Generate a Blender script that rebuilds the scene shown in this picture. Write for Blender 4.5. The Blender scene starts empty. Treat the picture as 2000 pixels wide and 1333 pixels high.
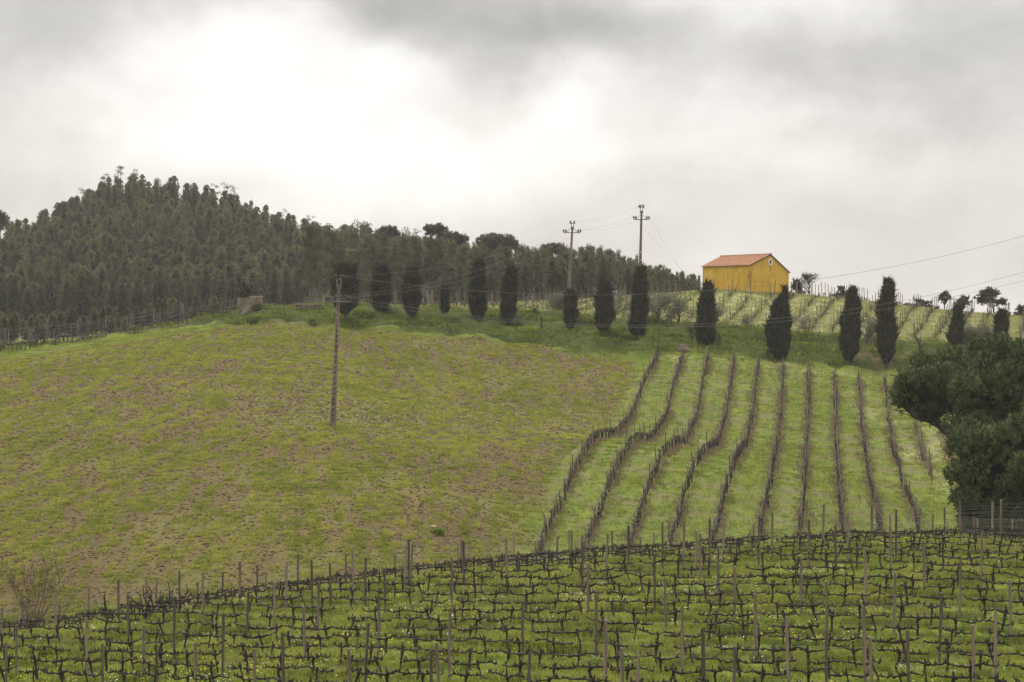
import bpy, math, random
import numpy as np
from mathutils import Vector, Matrix

# ------------------------------------------------------------------ camera, sky, sun, exposure
scene = bpy.context.scene
COL = scene.collection
R = math.radians
LENS = 85.0
F = LENS / 36.0 * 2000.0          # focal length in photograph pixels
CX, CY = 1000.0, 666.5

cam_d = bpy.data.cameras.new("camera")
cam_d.lens = LENS
cam_d.sensor_width = 36.0
cam_d.clip_start = 1.0
cam_d.clip_end = 20000.0
cam = bpy.data.objects.new("camera", cam_d)
COL.objects.link(cam)
cam.location = (0, 0, 0)
cam.rotation_euler = (R(90), 0, 0)
scene.camera = cam

SUN_EL, SUN_AZ = R(54), R(-22)     # behind thin cloud, ahead and to the left of the camera
world = bpy.data.worlds.new("World")
scene.world = world
world.use_nodes = True


def build_world():
    nt = world.node_tree
    N, L = nt.nodes, nt.links
    N.clear()
    out = N.new("ShaderNodeOutputWorld")
    bg = N.new("ShaderNodeBackground")
    tc = N.new("ShaderNodeTexCoord")
    sky = N.new("ShaderNodeTexSky")
    sky.sky_type = 'NISHITA'
    sky.sun_disc = False
    sky.sun_elevation = SUN_EL
    sky.sun_rotation = SUN_AZ
    sky.dust_density = 3.0

    def math_(op, a, b=None, c=None, clamp=False):
        n = N.new("ShaderNodeMath")
        n.operation = op
        n.use_clamp = clamp
        for i, v in enumerate((a, b, c)):
            if v is None:
                continue
            if isinstance(v, (int, float)):
                n.inputs[i].default_value = v
            else:
                L.new(v, n.inputs[i])
        return n.outputs[0]

    gen = tc.outputs["Generated"]

    def noise(scale, detail, rough, off, squash=(1, 1, 1), dist=0.0):
        m = N.new("ShaderNodeMapping")
        m.inputs["Location"].default_value = off
        m.inputs["Scale"].default_value = squash
        L.new(gen, m.inputs["Vector"])
        n = N.new("ShaderNodeTexNoise")
        n.inputs["Scale"].default_value = scale
        n.inputs["Detail"].default_value = detail
        n.inputs["Roughness"].default_value = rough
        n.inputs["Distortion"].default_value = dist
        L.new(m.outputs[0], n.inputs["Vector"])
        return n.outputs["Fac"]

    warp = noise(9.0, 4, 0.55, (3.1, 0.7, 1.9), (1, 1, 1.5))
    warp2 = noise(9.0, 4, 0.55, (7.4, 2.2, 5.3), (1, 1, 1.5))

    # gaps and thick banks of the cloud deck: centre direction (photo pixel), half sizes in pixels, weight
    def blob(px, py, sx, sy, w):
        u0, v0 = (px - CX) / F, (CY - py) / F
        sep = N.new("ShaderNodeSeparateXYZ")
        L.new(gen, sep.inputs[0])
        yy = math_('MAXIMUM', sep.outputs[1], 0.05)
        u = math_('DIVIDE', sep.outputs[0], yy)
        v = math_('DIVIDE', sep.outputs[2], yy)
        u = math_('ADD', u, math_('MULTIPLY', math_('SUBTRACT', warp, 0.5), 0.10))
        v = math_('ADD', v, math_('MULTIPLY', math_('SUBTRACT', warp2, 0.5), 0.07))
        du = math_('DIVIDE', math_('SUBTRACT', u, u0), sx / F)
        dv = math_('DIVIDE', math_('SUBTRACT', v, v0), sy / F)
        r2 = math_('ADD', math_('MULTIPLY', du, du), math_('MULTIPLY', dv, dv))
        return math_('MULTIPLY', math_('EXPONENT', math_('MULTIPLY', r2, -1.0)), w)

    dens = noise(5.5, 6, 0.52, (0.3, 0.1, 0.6), (1, 1, 1.7), 0.3)
    fine = noise(19.0, 7, 0.58, (2.3, 5.1, 0.2), (1, 1, 1.15), 0.2)
    base = math_('ADD', math_('MULTIPLY', math_('SUBTRACT', dens, 0.5), 0.36),
                 math_('MULTIPLY', math_('SUBTRACT', fine, 0.5), 0.34))
    base = math_('ADD', base, 0.60)
    for args in [(430, 170, 300, 120, 0.12), (660, 270, 300, 110, 0.13), (1010, 210, 150, 110, 0.10), (950, 340, 350, 90, 0.10),
                 (1560, 290, 330, 50, 0.13), (350, 300, 220, 70, 0.12), (620, 420, 420, 70, 0.09), (760, 60, 140, 60, 0.10),
                 (1090, 50, 280, 85, -0.30), (700, -30, 380, 70, -0.34), (1500, 140, 300, 70, -0.16),
                 (60, 20, 230, 130, -0.22), (1850, 110, 320, 115, -0.15), (1990, 20, 200, 80, -0.08), (20, 330, 120, 140, -0.04),
                 (1350, 330, 260, 70, -0.03), (1800, 460, 340, 80, -0.02)]:
        base = math_('ADD', base, blob(*args))
    ramp = N.new("ShaderNodeValToRGB")
    el = ramp.color_ramp.elements
    el[0].position = 0.22
    el[0].color = (0.22, 0.215, 0.21, 1)
    el[1].position = 1.02
    el[1].color = (0.96, 0.953, 0.94, 1)
    for p, c in [(0.45, (0.42, 0.405, 0.39, 1)), (0.62, (0.63, 0.61, 0.585, 1)), (0.82, (0.87, 0.855, 0.83, 1))]:
        e = el.new(p)
        e.color = c
    L.new(base, ramp.inputs[0])
    # the deck grows brighter towards the zenith as an overcast sky does
    sep = N.new("ShaderNodeSeparateXYZ")
    L.new(gen, sep.inputs[0])
    zen = math_('MULTIPLY_ADD', math_('MAXIMUM', sep.outputs[2], 0.0), 1.25, 0.405)
    cloud = N.new("ShaderNodeVectorMath")
    cloud.operation = 'SCALE'
    L.new(ramp.outputs[0], cloud.inputs[0])
    L.new(zen, cloud.inputs["Scale"])
    skys = N.new("ShaderNodeVectorMath")
    skys.operation = 'SCALE'
    skys.inputs["Scale"].default_value = 0.10
    L.new(sky.outputs[0], skys.inputs[0])
    mix = N.new("ShaderNodeMix")
    mix.data_type = 'RGBA'
    mix.inputs["Factor"].default_value = 0.94
    L.new(skys.outputs[0], mix.inputs["A"])
    L.new(cloud.outputs[0], mix.inputs["B"])
    L.new(mix.outputs["Result"], bg.inputs["Color"])
    bg.inputs["Strength"].default_value = 1.0
    L.new(bg.outputs[0], out.inputs["Surface"])
    world.cycles.sampling_method = 'MANUAL'
    world.cycles.sample_map_resolution = 512


build_world()

sun_d = bpy.data.lights.new("sun", 'SUN')
sun_d.energy = 1.5
sun_d.angle = R(12)
sun_d.color = (1.0, 0.95, 0.86)
sun = bpy.data.objects.new("sun", sun_d)
COL.objects.link(sun)
to_sun = Vector((math.sin(SUN_AZ) * math.cos(SUN_EL), math.cos(SUN_AZ) * math.cos(SUN_EL), math.sin(SUN_EL)))
sun.rotation_euler = to_sun.to_track_quat('Z', 'Y').to_euler()

vs = scene.view_settings
vs.view_transform = 'Standard'
vs.look = 'None'
vs.exposure = 1.35
vs.gamma = 1.0
vs.use_curve_mapping = False
scene.render.engine = 'CYCLES'
scene.cycles.use_denoising = True
scene.cycles.denoising_input_passes = 'RGB_ALBEDO_NORMAL'
scene.cycles.denoising_prefilter = 'NONE'
scene.cycles.max_bounces = 6
scene.cycles.diffuse_bounces = 3
scene.cycles.transparent_max_bounces = 4
scene.cycles.volume_bounces = 0

# ------------------------------------------------------------------ helpers
rng = np.random.default_rng(7)
random.seed(7)


def tag(o, label=None, cat=None, group=None, kind=None):
    if label:
        o["label"] = label
    if cat:
        o["category"] = cat
    if group:
        o["group"] = group
    if kind:
        o["kind"] = kind
    return o


class MB:
    """collects vertices and faces; build() links them as one mesh object"""

    def __init__(self):
        self.v, self.f, self.t, self.n = [], {3: [], 4: []}, [], 0
        self.extra, self.nr = [], []

    def add(self, V, Fc, tint=None, nrm=None):
        V = np.asarray(V, float)
        Fc = np.asarray(Fc, int)
        if len(V) == 0:
            return self
        self.f[Fc.shape[1]].append(Fc + self.n)
        self.v.append(V)
        self.nr.append(np.zeros((len(V), 3)) if nrm is None else np.asarray(nrm, float))
        if tint is None:
            tint = np.full(len(V), rng.random())
        elif np.isscalar(tint):
            tint = np.full(len(V), float(tint))
        self.t.append(np.asarray(tint, float))
        self.n += len(V)
        return self

    def box(self, c, s, rz=0.0, tint=None, R3=None):
        sx, sy, sz = np.asarray(s) / 2
        V = np.array([[x, y, z] for z in (-sz, sz) for y in (-sy, sy) for x in (-sx, sx)])
        if R3 is not None:
            V = V @ np.asarray(R3).T
        elif rz:
            c_, s_ = math.cos(rz), math.sin(rz)
            V = V @ np.array([[c_, s_, 0], [-s_, c_, 0], [0, 0, 1]])
        Fq = [[0, 2, 3, 1], [4, 5, 7, 6], [0, 1, 5, 4], [2, 6, 7, 3], [0, 4, 6, 2], [1, 3, 7, 5]]
        return self.add(V + np.asarray(c), Fq, tint)

    def tube(self, pts, rad, sides=6, cap=True, tint=None):
        P_ = np.asarray(pts, float)
        n = len(P_)
        rad = np.full(n, rad) if np.isscalar(rad) else np.asarray(rad, float)
        d = np.gradient(P_, axis=0)
        d /= np.linalg.norm(d, axis=1)[:, None] + 1e-9
        ref = np.array([0.0, 0, 1]) if abs(d[:, 2]).mean() < 0.8 else np.array([1.0, 0, 0])
        a = np.cross(d, ref)
        a /= np.linalg.norm(a, axis=1)[:, None] + 1e-9
        b = np.cross(d, a)
        th = np.linspace(0, 2 * np.pi, sides, endpoint=False)
        ring = a[:, None, :] * np.cos(th)[None, :, None] + b[:, None, :] * np.sin(th)[None, :, None]
        V = (P_[:, None, :] + ring * rad[:, None, None]).reshape(-1, 3)
        i = np.arange(n - 1)[:, None] * sides
        j = np.arange(sides)[None, :]
        k = (j + 1) % sides
        Fq = np.stack([i + j, i + k, i + sides + k, i + sides + j], -1).reshape(-1, 4)
        tv = rng.random() if tint is None else tint
        self.add(V, Fq, tv)
        if cap:
            self.add(np.vstack([V[-sides:], P_[-1:]]), [[q, (q + 1) % sides, sides] for q in range(sides)], tv)
            self.add(np.vstack([V[:sides], P_[:1]]), [[(q + 1) % sides, q, sides] for q in range(sides)], tv)
        return self

    def leaves(self, C, Dv, length, width, tint=None, nrm=None):
        """diamond leaf cards: base C, direction Dv (unit), sizes arrays"""
        C = np.asarray(C, float)
        n = len(C)
        Dv = np.asarray(Dv, float)
        Dv = Dv / (np.linalg.norm(Dv, axis=1)[:, None] + 1e-9)
        length = np.broadcast_to(np.asarray(length, float), (n,))
        width = np.broadcast_to(np.asarray(width, float), (n,))
        q = rng.normal(size=(n, 3))
        s = np.cross(Dv, q)
        s /= np.linalg.norm(s, axis=1)[:, None] + 1e-9
        if nrm is not None:          # the face looks the way the spray of foliage faces
            nrm = nrm / (np.linalg.norm(nrm, axis=1)[:, None] + 1e-9)
            flip = (np.cross(s, Dv) * nrm).sum(1) < 0
            s[flip] *= -1
        mid = C + Dv * (length * 0.45)[:, None]
        V = np.stack([C, mid + s * (width / 2)[:, None], C + Dv * length[:, None], mid - s * (width / 2)[:, None]], 1).reshape(-1, 3)
        Fq = np.arange(n * 4).reshape(n, 4)
        t = rng.random(n) if tint is None else np.broadcast_to(np.asarray(tint, float), (n,))
        return self.add(V, Fq, np.repeat(t, 4), None if nrm is None else np.repeat(nrm, 4, 0))

    def mesh(self, name, mat, smooth=False):
        V = np.concatenate(self.v)
        me = bpy.data.meshes.new(name)
        me.vertices.add(len(V))
        me.vertices.foreach_set("co", V.astype(np.float32).ravel())
        f3 = np.concatenate(self.f[3]) if self.f[3] else np.zeros((0, 3), int)
        f4 = np.concatenate(self.f[4]) if self.f[4] else np.zeros((0, 4), int)
        loops = np.concatenate([f3.ravel(), f4.ravel()]).astype(np.int32)
        tot = np.concatenate([np.full(len(f3), 3), np.full(len(f4), 4)]).astype(np.int32)
        st = np.concatenate([[0], np.cumsum(tot)[:-1]]).astype(np.int32)
        me.loops.add(len(loops))
        me.loops.foreach_set("vertex_index", loops)
        me.polygons.add(len(tot))
        me.polygons.foreach_set("loop_start", st)
        me.polygons.foreach_set("loop_total", tot)
        if smooth:
            me.polygons.foreach_set("use_smooth", np.ones(len(tot), bool))
        at = me.attributes.new("tint", 'FLOAT', 'POINT')
        at.data.foreach_set("value", np.concatenate(self.t).astype(np.float32))
        NR = np.concatenate(self.nr)
        if np.abs(NR).max() > 0:
            at = me.attributes.new("nrm", 'FLOAT_VECTOR', 'POINT')
            at.data.foreach_set("vector", NR.astype(np.float32).ravel())
        for nm, arr in self.extra:
            at = me.attributes.new(nm, 'FLOAT', 'POINT')
            at.data.foreach_set("value", np.asarray(arr, np.float32))
        me.update(calc_edges=True)
        if mat:
            me.materials.append(mat)
        return me

    def build(self, name, mat, parent=None, smooth=False, loc=None):
        return link(name, self.mesh(name, mat, smooth), parent, loc)


def link(name, data, parent=None, loc=None, rz=0.0, scale=None):
    o = bpy.data.objects.new(name, data)
    COL.objects.link(o)
    if parent is not None:
        o.parent = parent
    if loc is not None:
        o.location = loc
    if rz:
        o.rotation_euler = (0, 0, rz)
    if scale is not None:
        o.scale = (scale,) * 3 if np.isscalar(scale) else scale
    return o


def empty(name, loc, rz=0.0, scale=None):
    o = link(name, None, None, loc, rz, scale)
    o.empty_display_size = 0.2
    return o


ORD = ["first", "second", "third", "fourth", "fifth", "sixth", "seventh", "eighth", "ninth", "tenth"]


def nth(i):
    """1-based ordinal"""
    if i <= 10:
        return ORD[i - 1]
    return "%d%s" % (i, "th" if 10 < i % 100 < 14 else {1: "st", 2: "nd", 3: "rd"}.get(i % 10, "th"))


def hash2(ix, iy, seed):
    h = (ix * 374761393 + iy * 668265263 + seed * 974711) & 0x7FFFFFFF
    h = ((h ^ (h >> 13)) * 1274126177) & 0x7FFFFFFF
    return ((h ^ (h >> 16)) & 0xFFFF) / 65535.0


def vnoise(x, y, scale, seed=0):
    x = np.asarray(x, float) / scale
    y = np.asarray(y, float) / scale
    ix, iy = np.floor(x).astype(np.int64), np.floor(y).astype(np.int64)
    fx, fy = x - ix, y - iy
    fx, fy = fx * fx * (3 - 2 * fx), fy * fy * (3 - 2 * fy)
    a, b = hash2(ix, iy, seed), hash2(ix + 1, iy, seed)
    c, d = hash2(ix, iy + 1, seed), hash2(ix + 1, iy + 1, seed)
    return (a + (b - a) * fx) * (1 - fy) + (c + (d - c) * fx) * fy


def fbm(x, y, scale, seed=0, oct=3):
    s, a, t = 0.0, 1.0, 0.0
    for o in range(oct):
        s = s + a * vnoise(x, y, scale / 2 ** o, seed + o * 17)
        t += a
        a *= 0.5
    return s / t


def sstep(a, b, x):
    t = np.clip((x - a) / (b - a), 0, 1)
    return t * t * (3 - 2 * t)


# ------------------------------------------------------------------ materials
def new_mat(name):
    m = bpy.data.materials.new(name)
    m.use_nodes = True
    nt = m.node_tree
    b = nt.nodes["Principled BSDF"]
    b.inputs["Specular IOR Level"].default_value = 0.25
    return m, nt, b


def ramp_node(nt, fac, stops):
    r = nt.nodes.new("ShaderNodeValToRGB")
    el = r.color_ramp.elements
    for i, (p, c) in enumerate(stops):
        e = el[i] if i < 2 else el.new(p)
        e.position = p
        e.color = (*c, 1)
    if fac is not None:
        nt.links.new(fac, r.inputs[0])
    return r.outputs[0]


def noise_node(nt, scale, detail=4, rough=0.55, coord="Object", stretch=None, dist=0.0):
    tc = nt.nodes.new("ShaderNodeTexCoord")
    v = tc.outputs[coord]
    if stretch:
        mp = nt.nodes.new("ShaderNodeMapping")
        mp.inputs["Scale"].default_value = stretch
        nt.links.new(v, mp.inputs["Vector"])
        v = mp.outputs[0]
    n = nt.nodes.new("ShaderNodeTexNoise")
    n.inputs["Scale"].default_value = scale
    n.inputs["Detail"].default_value = detail
    n.inputs["Roughness"].default_value = rough
    n.inputs["Distortion"].default_value = dist
    nt.links.new(v, n.inputs["Vector"])
    return n.outputs["Fac"]


def attr(nt, name, typ='GEOMETRY'):
    a = nt.nodes.new("ShaderNodeAttribute")
    a.attribute_type = typ
    a.attribute_name = name
    return a.outputs["Fac"]


def mixc(nt, fac, a, b, mode='MIX'):
    m = nt.nodes.new("ShaderNodeMix")
    m.data_type = 'RGBA'
    m.blend_type = mode
    for s, v in (("Factor", fac), ("A", a), ("B", b)):
        if isinstance(v, (int, float)):
            m.inputs[s].default_value = v
        elif isinstance(v, tuple):
            m.inputs[s].default_value = (*v, 1)
        else:
            nt.links.new(v, m.inputs[s])
    return m.outputs["Result"]


def mth(nt, op, a, b=None, clamp=False):
    n = nt.nodes.new("ShaderNodeMath")
    n.operation = op
    n.use_clamp = clamp
    for i, v in enumerate((a, b)):
        if v is None:
            continue
        if isinstance(v, (int, float)):
            n.inputs[i].default_value = v
        else:
            nt.links.new(v, n.inputs[i])
    return n.outputs[0]


def bump(nt, b, h, strength=0.5, dist=0.05):
    n = nt.nodes.new("ShaderNodeBump")
    n.inputs["Strength"].default_value = strength
    n.inputs["Distance"].default_value = dist
    nt.links.new(h, n.inputs["Height"])
    nt.links.new(n.outputs[0], b.inputs["Normal"])


def foliage_mat(name, c0, c1, c2, trans=0.25, inst=False, rough=0.6, objvar=0.25, spec=0.2, soft=0.0):
    m, nt, b = new_mat(name)
    if soft:        # leaves shade with the clump they belong to
        a = nt.nodes.new("ShaderNodeAttribute")
        a.attribute_name = "nrm"
        vt = nt.nodes.new("ShaderNodeVectorTransform")
        vt.vector_type = 'NORMAL'
        vt.convert_from, vt.convert_to = 'OBJECT', 'WORLD'
        nt.links.new(a.outputs["Vector"], vt.inputs[0])
        sc_ = nt.nodes.new("ShaderNodeVectorMath")
        sc_.operation = 'SCALE'
        sc_.inputs["Scale"].default_value = soft / (1 - soft)
        nt.links.new(vt.outputs[0], sc_.inputs[0])
        ge = nt.nodes.new("ShaderNodeNewGeometry")
        ad = nt.nodes.new("ShaderNodeVectorMath")
        ad.operation = 'ADD'
        nt.links.new(sc_.outputs[0], ad.inputs[0])
        nt.links.new(ge.outputs["Normal"], ad.inputs[1])
        no = nt.nodes.new("ShaderNodeVectorMath")
        no.operation = 'NORMALIZE'
        nt.links.new(ad.outputs[0], no.inputs[0])
        nt.links.new(no.outputs[0], b.inputs["Normal"])
    t = attr(nt, "tint", 'INSTANCER' if inst else 'GEOMETRY')
    if inst:
        t2 = attr(nt, "tint", 'GEOMETRY')
        t = mth(nt, 'ADD', mth(nt, 'MULTIPLY', t, 0.7), mth(nt, 'MULTIPLY', t2, 0.3))
    elif objvar:
        oi = nt.nodes.new("ShaderNodeObjectInfo")
        t = mth(nt, 'ADD', mth(nt, 'MULTIPLY', t, 1 - objvar), mth(nt, 'MULTIPLY', oi.outputs["Random"], objvar))
    col = ramp_node(nt, t, [(0.0, c0), (1.0, c2), (0.5, c1)])
    nt.links.new(col, b.inputs["Base Color"])
    b.inputs["Roughness"].default_value = rough
    b.inputs["Specular IOR Level"].default_value = spec
    if trans:
        tr = nt.nodes.new("ShaderNodeBsdfTranslucent")
        nt.links.new(col, tr.inputs["Color"])
        mx = nt.nodes.new("ShaderNodeMixShader")
        mx.inputs[0].default_value = trans
        nt.links.new(b.outputs[0], mx.inputs[1])
        nt.links.new(tr.outputs[0], mx.inputs[2])
        nt.links.new(mx.outputs[0], nt.nodes["Material Output"].inputs["Surface"])
    return m


def simple_mat(name, stops, scale=6.0, stretch=None, rough=0.85, bumps=0.4, bd=0.01, detail=5, objvar=0.0):
    m, nt, b = new_mat(name)
    n = noise_node(nt, scale, detail, 0.6, "Object", stretch)
    f = n
    if objvar:
        oi = nt.nodes.new("ShaderNodeObjectInfo")
        f = mth(nt, 'ADD', n, mth(nt, 'MULTIPLY', mth(nt, 'SUBTRACT', oi.outputs["Random"], 0.5), objvar))
    nt.links.new(ramp_node(nt, f, stops), b.inputs["Base Color"])
    b.inputs["Roughness"].default_value = rough
    if bumps:
        bump(nt, b, n, bumps, bd)
    return m


M = {}
M['vine'] = simple_mat("vine_bark", [(0.3, (0.007, 0.0055, 0.0045)), (0.8, (0.055, 0.040, 0.030))], 22, (1, 1, 0.5), 0.95, 0.8, 0.02)
M['vine_far'] = simple_mat("vine_bark_weathered", [(0.3, (0.012, 0.009, 0.0075)), (0.8, (0.060, 0.043, 0.033))], 9, None, 0.95, 0.5, 0.02)
M['post'] = simple_mat("weathered_wood", [(0.3, (0.06, 0.045, 0.034)), (0.75, (0.23, 0.178, 0.135))], 18, (1, 1, 0.08), 0.9, 0.6, 0.01, 5, 0.35)
M['wire'] = simple_mat("galvanised_wire", [(0.3, (0.12, 0.11, 0.10)), (0.8, (0.22, 0.20, 0.18))], 3, None, 0.6, 0)
M['bark'] = simple_mat("tree_bark", [(0.3, (0.03, 0.022, 0.017)), (0.8, (0.12, 0.09, 0.07))], 8, (1, 1, 0.3), 0.95, 0.6, 0.03)
M['gum_bark'] = simple_mat("gum_bark", [(0.3, (0.03, 0.025, 0.02)), (0.8, (0.10, 0.082, 0.066))], 4, (1, 1, 0.2), 0.9, 0.4, 0.03)
M['twig'] = simple_mat("bare_twig", [(0.3, (0.05, 0.032, 0.022)), (0.8, (0.15, 0.092, 0.062))], 10, None, 0.9, 0)
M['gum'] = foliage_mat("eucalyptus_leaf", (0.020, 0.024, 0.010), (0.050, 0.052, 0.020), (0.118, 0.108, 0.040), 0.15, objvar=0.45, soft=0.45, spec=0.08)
M['cypress'] = foliage_mat("cypress_leaf", (0.008, 0.010, 0.005), (0.018, 0.021, 0.009), (0.072, 0.058, 0.027), 0.08, objvar=0.15, soft=0.5, spec=0.08)
M['pine'] = foliage_mat("pine_needle", (0.009, 0.014, 0.005), (0.038, 0.054, 0.017), (0.115, 0.134, 0.042), 0.12, objvar=0.1, spec=0.05, soft=0.5)
M['pine_far'] = foliage_mat("pine_needle_dark", (0.034, 0.037, 0.017), (0.060, 0.061, 0.027), (0.100, 0.093, 0.042), 0.12, spec=0.05, soft=0.55)
M['olive'] = foliage_mat("olive_leaf", (0.07, 0.075, 0.045), (0.11, 0.11, 0.068), (0.17, 0.16, 0.11), 0.2)
M['shrub'] = foliage_mat("shrub_leaf", (0.03, 0.042, 0.014), (0.05, 0.07, 0.022), (0.09, 0.11, 0.04), 0.2)
M['weed'] = foliage_mat("weed_leaf", (0.08, 0.11, 0.018), (0.13, 0.17, 0.028), (0.19, 0.22, 0.045), 0.4)
# ------------------------------------------------------------------ terrain
def PX(px, py, D):
    return np.array([(px - CX) / F * D, D, (CY - py) / F * D])


CTRL = """
1000 1333 62.6;1000 1262 70;1000 1190 79.7;1000 1140 88;1000 1115 95;500 1333 66;500 1250 77;1500 1333 59.5;1500 1230 69.5;1500 1150 79
1500 1105 86;1500 1076 93;2000 1333 56.6;2000 1200 69.1;2000 1110 81.2;2000 1064 91;0 1333 70;0 1290 75.5;0 1252 82;350 1198 88;700 1150 92
1055 1085 135;1090 1000 147;1125 920 158;1160 867 168;1190 857 182;1215 845 192;1245 790 209;1265 735 222;1286 684 235
1318 1050 138;1335 970 149;1355 912 160;1395 882 185;1415 830 205;1434 700 237
1488 1035 142;1505 950 160;1515 890 178;1522 830 200;1530 709 238
1645 1030 148;1640 960 163;1633 880 184;1632 800 210;1630 728 236
1790 1035 155;1770 970 170;1750 905 188;1737 840 208;1728 748 235
1815 930 178;1790 835 206;2000 900 178;2000 780 210
0 1245 108;0 1150 116;0 1050 128;0 950 143;0 850 162;0 770 185;0 705 208
300 1190 112;300 1100 120;300 1000 133;300 900 150;300 800 174;300 720 202;300 660 230
650 1135 117;650 1050 126;650 950 141;650 864 157;650 833 166;650 780 185;650 720 205;650 680 222
900 1100 126;900 1000 140;900 920 154;900 868 167;900 843 182;900 790 200;900 730 218
480 634 242;700 643 238;900 660 236;1100 684 234;1240 703 233
480 611 256;700 613 252;900 622 251;1100 643 249;1250 660 247;1400 676 246;1520 702 243;1660 707 242.5;1730 716 241;1866 702 244;2000 702 241
600 601 262;700 601 262;900 606 262;1050 611 262;1200 625 262;1300 629 262;1400 633 260;1550 648 258;1650 655 258;1750 661 257;1850 668 256;2000 673 255
600 598 290;700 599 290;900 597 290;1050 593 290;1200 587 290;1400 571.5 283;1468 571 283;1545 576.5 286;1600 580 296;1700 590 300;1800 603 300;1900 612 298;2000 625 292
1200 605 276;1450 605 272;1650 618 276;1800 635 276;2000 648 272
1500 600 335;1700 625 340;1900 645 340;2150 665 340;1300 598 335;1100 600 340;900 606 340;700 612 340
0 690 222;150 668 240;300 647 250;0 678 262;0 672 330;300 645 330;150 672 285
0 640 400;300 640 400;600 615 400;900 600 400;1200 592 400;1400 594 400;1600 620 400;2000 640 400
-200 560 560;0 500 560;150 445 560;280 400 560;400 412 560;550 475 560;700 515 540;900 545 520;1100 565 500;1300 580 480;1500 612 480;2000 640 480
0 560 470;150 535 470;280 520 470;400 525 470;600 560 460
0 540 720;400 500 720;800 580 720;1400 620 720;2000 640 720
"""
ZPTS = [(1000, 102, -9.95), (1000, 110, -11.3), (1000, 120, -12.5), (1000, 127, -12.6), (1500, 101, -9.2), (1500, 110, -10.6), (1500, 125, -11.7),
        (2000, 100, -8.7), (2000, 110, -9.8), (2000, 121, -10.8), (2000, 132, -10.7), (0, 88, -11.2), (0, 95, -12.3), (0, 101, -13.0),
        (350, 96, -11.2), (350, 104, -12.4), (700, 99, -10.3), (700, 108, -11.8)]
cp = []
for tok in CTRL.replace("\n", ";").split(";"):
    if tok.strip():
        cp.append(PX(*[float(q) for q in tok.split()]))
for px, D, z in ZPTS:
    cp.append(np.array([(px - CX) / F * D, D, z]))
cp = np.array(cp)
# the ground goes on past both edges of the picture much as it is at the edge
edge = []
for p in cp:
    u = p[0] / p[1] * F
    if abs(u) >= 990 and p[1] < 340:
        for k, s in ((1.35, 0.35), (1.9, 0.9)):
            dz = -0.07 * abs(p[0]) * s if (u < 0 and p[1] < 100) else -0.02 * abs(p[0]) * s
            edge.append([p[0] * k, p[1], p[2] + dz])
cp = np.vstack([cp, np.array(edge), [[x, 40, -8.6 + 0.06 * x] for x in (-20, 0, 20)]])
SC = 60.0


def tps_k(r2):
    return 0.5 * r2 * np.log(np.maximum(r2, 1e-12))


A_ = cp[:, :2] / SC
n_ = len(A_)
K_ = tps_k(((A_[:, None, :] - A_[None, :, :]) ** 2).sum(-1)) + np.eye(n_) * 2e-4
Q_ = np.hstack([np.ones((n_, 1)), A_])
S_ = np.block([[K_, Q_], [Q_.T, np.zeros((3, 3))]])
W_ = np.linalg.lstsq(S_, np.concatenate([cp[:, 2], np.zeros(3)]), rcond=None)[0]


def z_smooth(x, y):
    x = np.asarray(x, float).ravel()
    y = np.asarray(y, float).ravel()
    out = np.empty(len(x))
    for i in range(0, len(x), 20000):
        q = np.stack([x[i:i + 20000], y[i:i + 20000]], 1) / SC
        r2 = ((q[:, None, :] - A_[None, :, :]) ** 2).sum(-1)
        out[i:i + 20000] = tps_k(r2) @ W_[:n_] + W_[n_] + q @ W_[n_ + 1:]
    return out


def z_far(x, y):
    return -14.0 + 10 * (vnoise(x, y, 900, 5) - 0.5)


def ground_z(x, y):
    """height of the land"""
    shp = np.shape(x)
    x = np.atleast_1d(np.asarray(x, float)).ravel()
    y = np.atleast_1d(np.asarray(y, float)).ravel()
    zs = z_smooth(x, y)
    # fade to rolling far land outside the mapped part
    hx = 0.33 * np.clip(y, 60, 1000) + 25
    w = sstep(0, 120, np.abs(x) - hx) + sstep(0, 250, y - 700) + sstep(0, 40, 38 - y)
    w = np.clip(w, 0, 1)
    zs = np.clip(zs, -30, 60) * (1 - w) + z_far(x, y) * w
    # unevenness: grassy bank is lumpy, vineyard floor and field only a little
    bank = sstep(-3, 1.5, y - bank_lo(x)) * sstep(-2, 2, bank_hi(x) - y)
    zs = zs + bank * ((fbm(x, y, 2.0, 3) - 0.5) * 1.7 + 0.35 * np.sin((y - bank_lo(x)) * 1.3 + 3 * vnoise(x, y, 9, 8)))
    near = sstep(0, 10, 118 - y)
    zs = zs + (fbm(x, y, 2.2, 11) - 0.5) * (0.12 + 0.16 * near)
    return zs.reshape(shp) if shp else float(zs[0])


def line_fn(pts):
    pts = np.array([PX(*p) for p in pts])
    o = np.argsort(pts[:, 0])
    return lambda x: np.interp(x, pts[o, 0], pts[o, 1])


bank_lo = line_fn([(-400, 690, 205), (0, 692, 222), (300, 650, 246), (470, 634, 243), (700, 643, 238), (900, 660, 236), (1100, 684, 234), (1240, 703, 234), (1430, 700, 238),
                   (1630, 728, 238), (1740, 745, 238), (2000, 740, 236), (2400, 740, 236)])
bank_hi = line_fn([(-400, 690, 212), (0, 690, 230), (300, 647, 252), (480, 605, 262), (700, 602, 264), (900, 607, 263), (1050, 612, 262), (1200, 626, 262), (1400, 634, 259), (1550, 649, 257),
                   (1650, 656, 257), (1750, 662, 256), (1850, 669, 255), (2400, 673, 254)])


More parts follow.
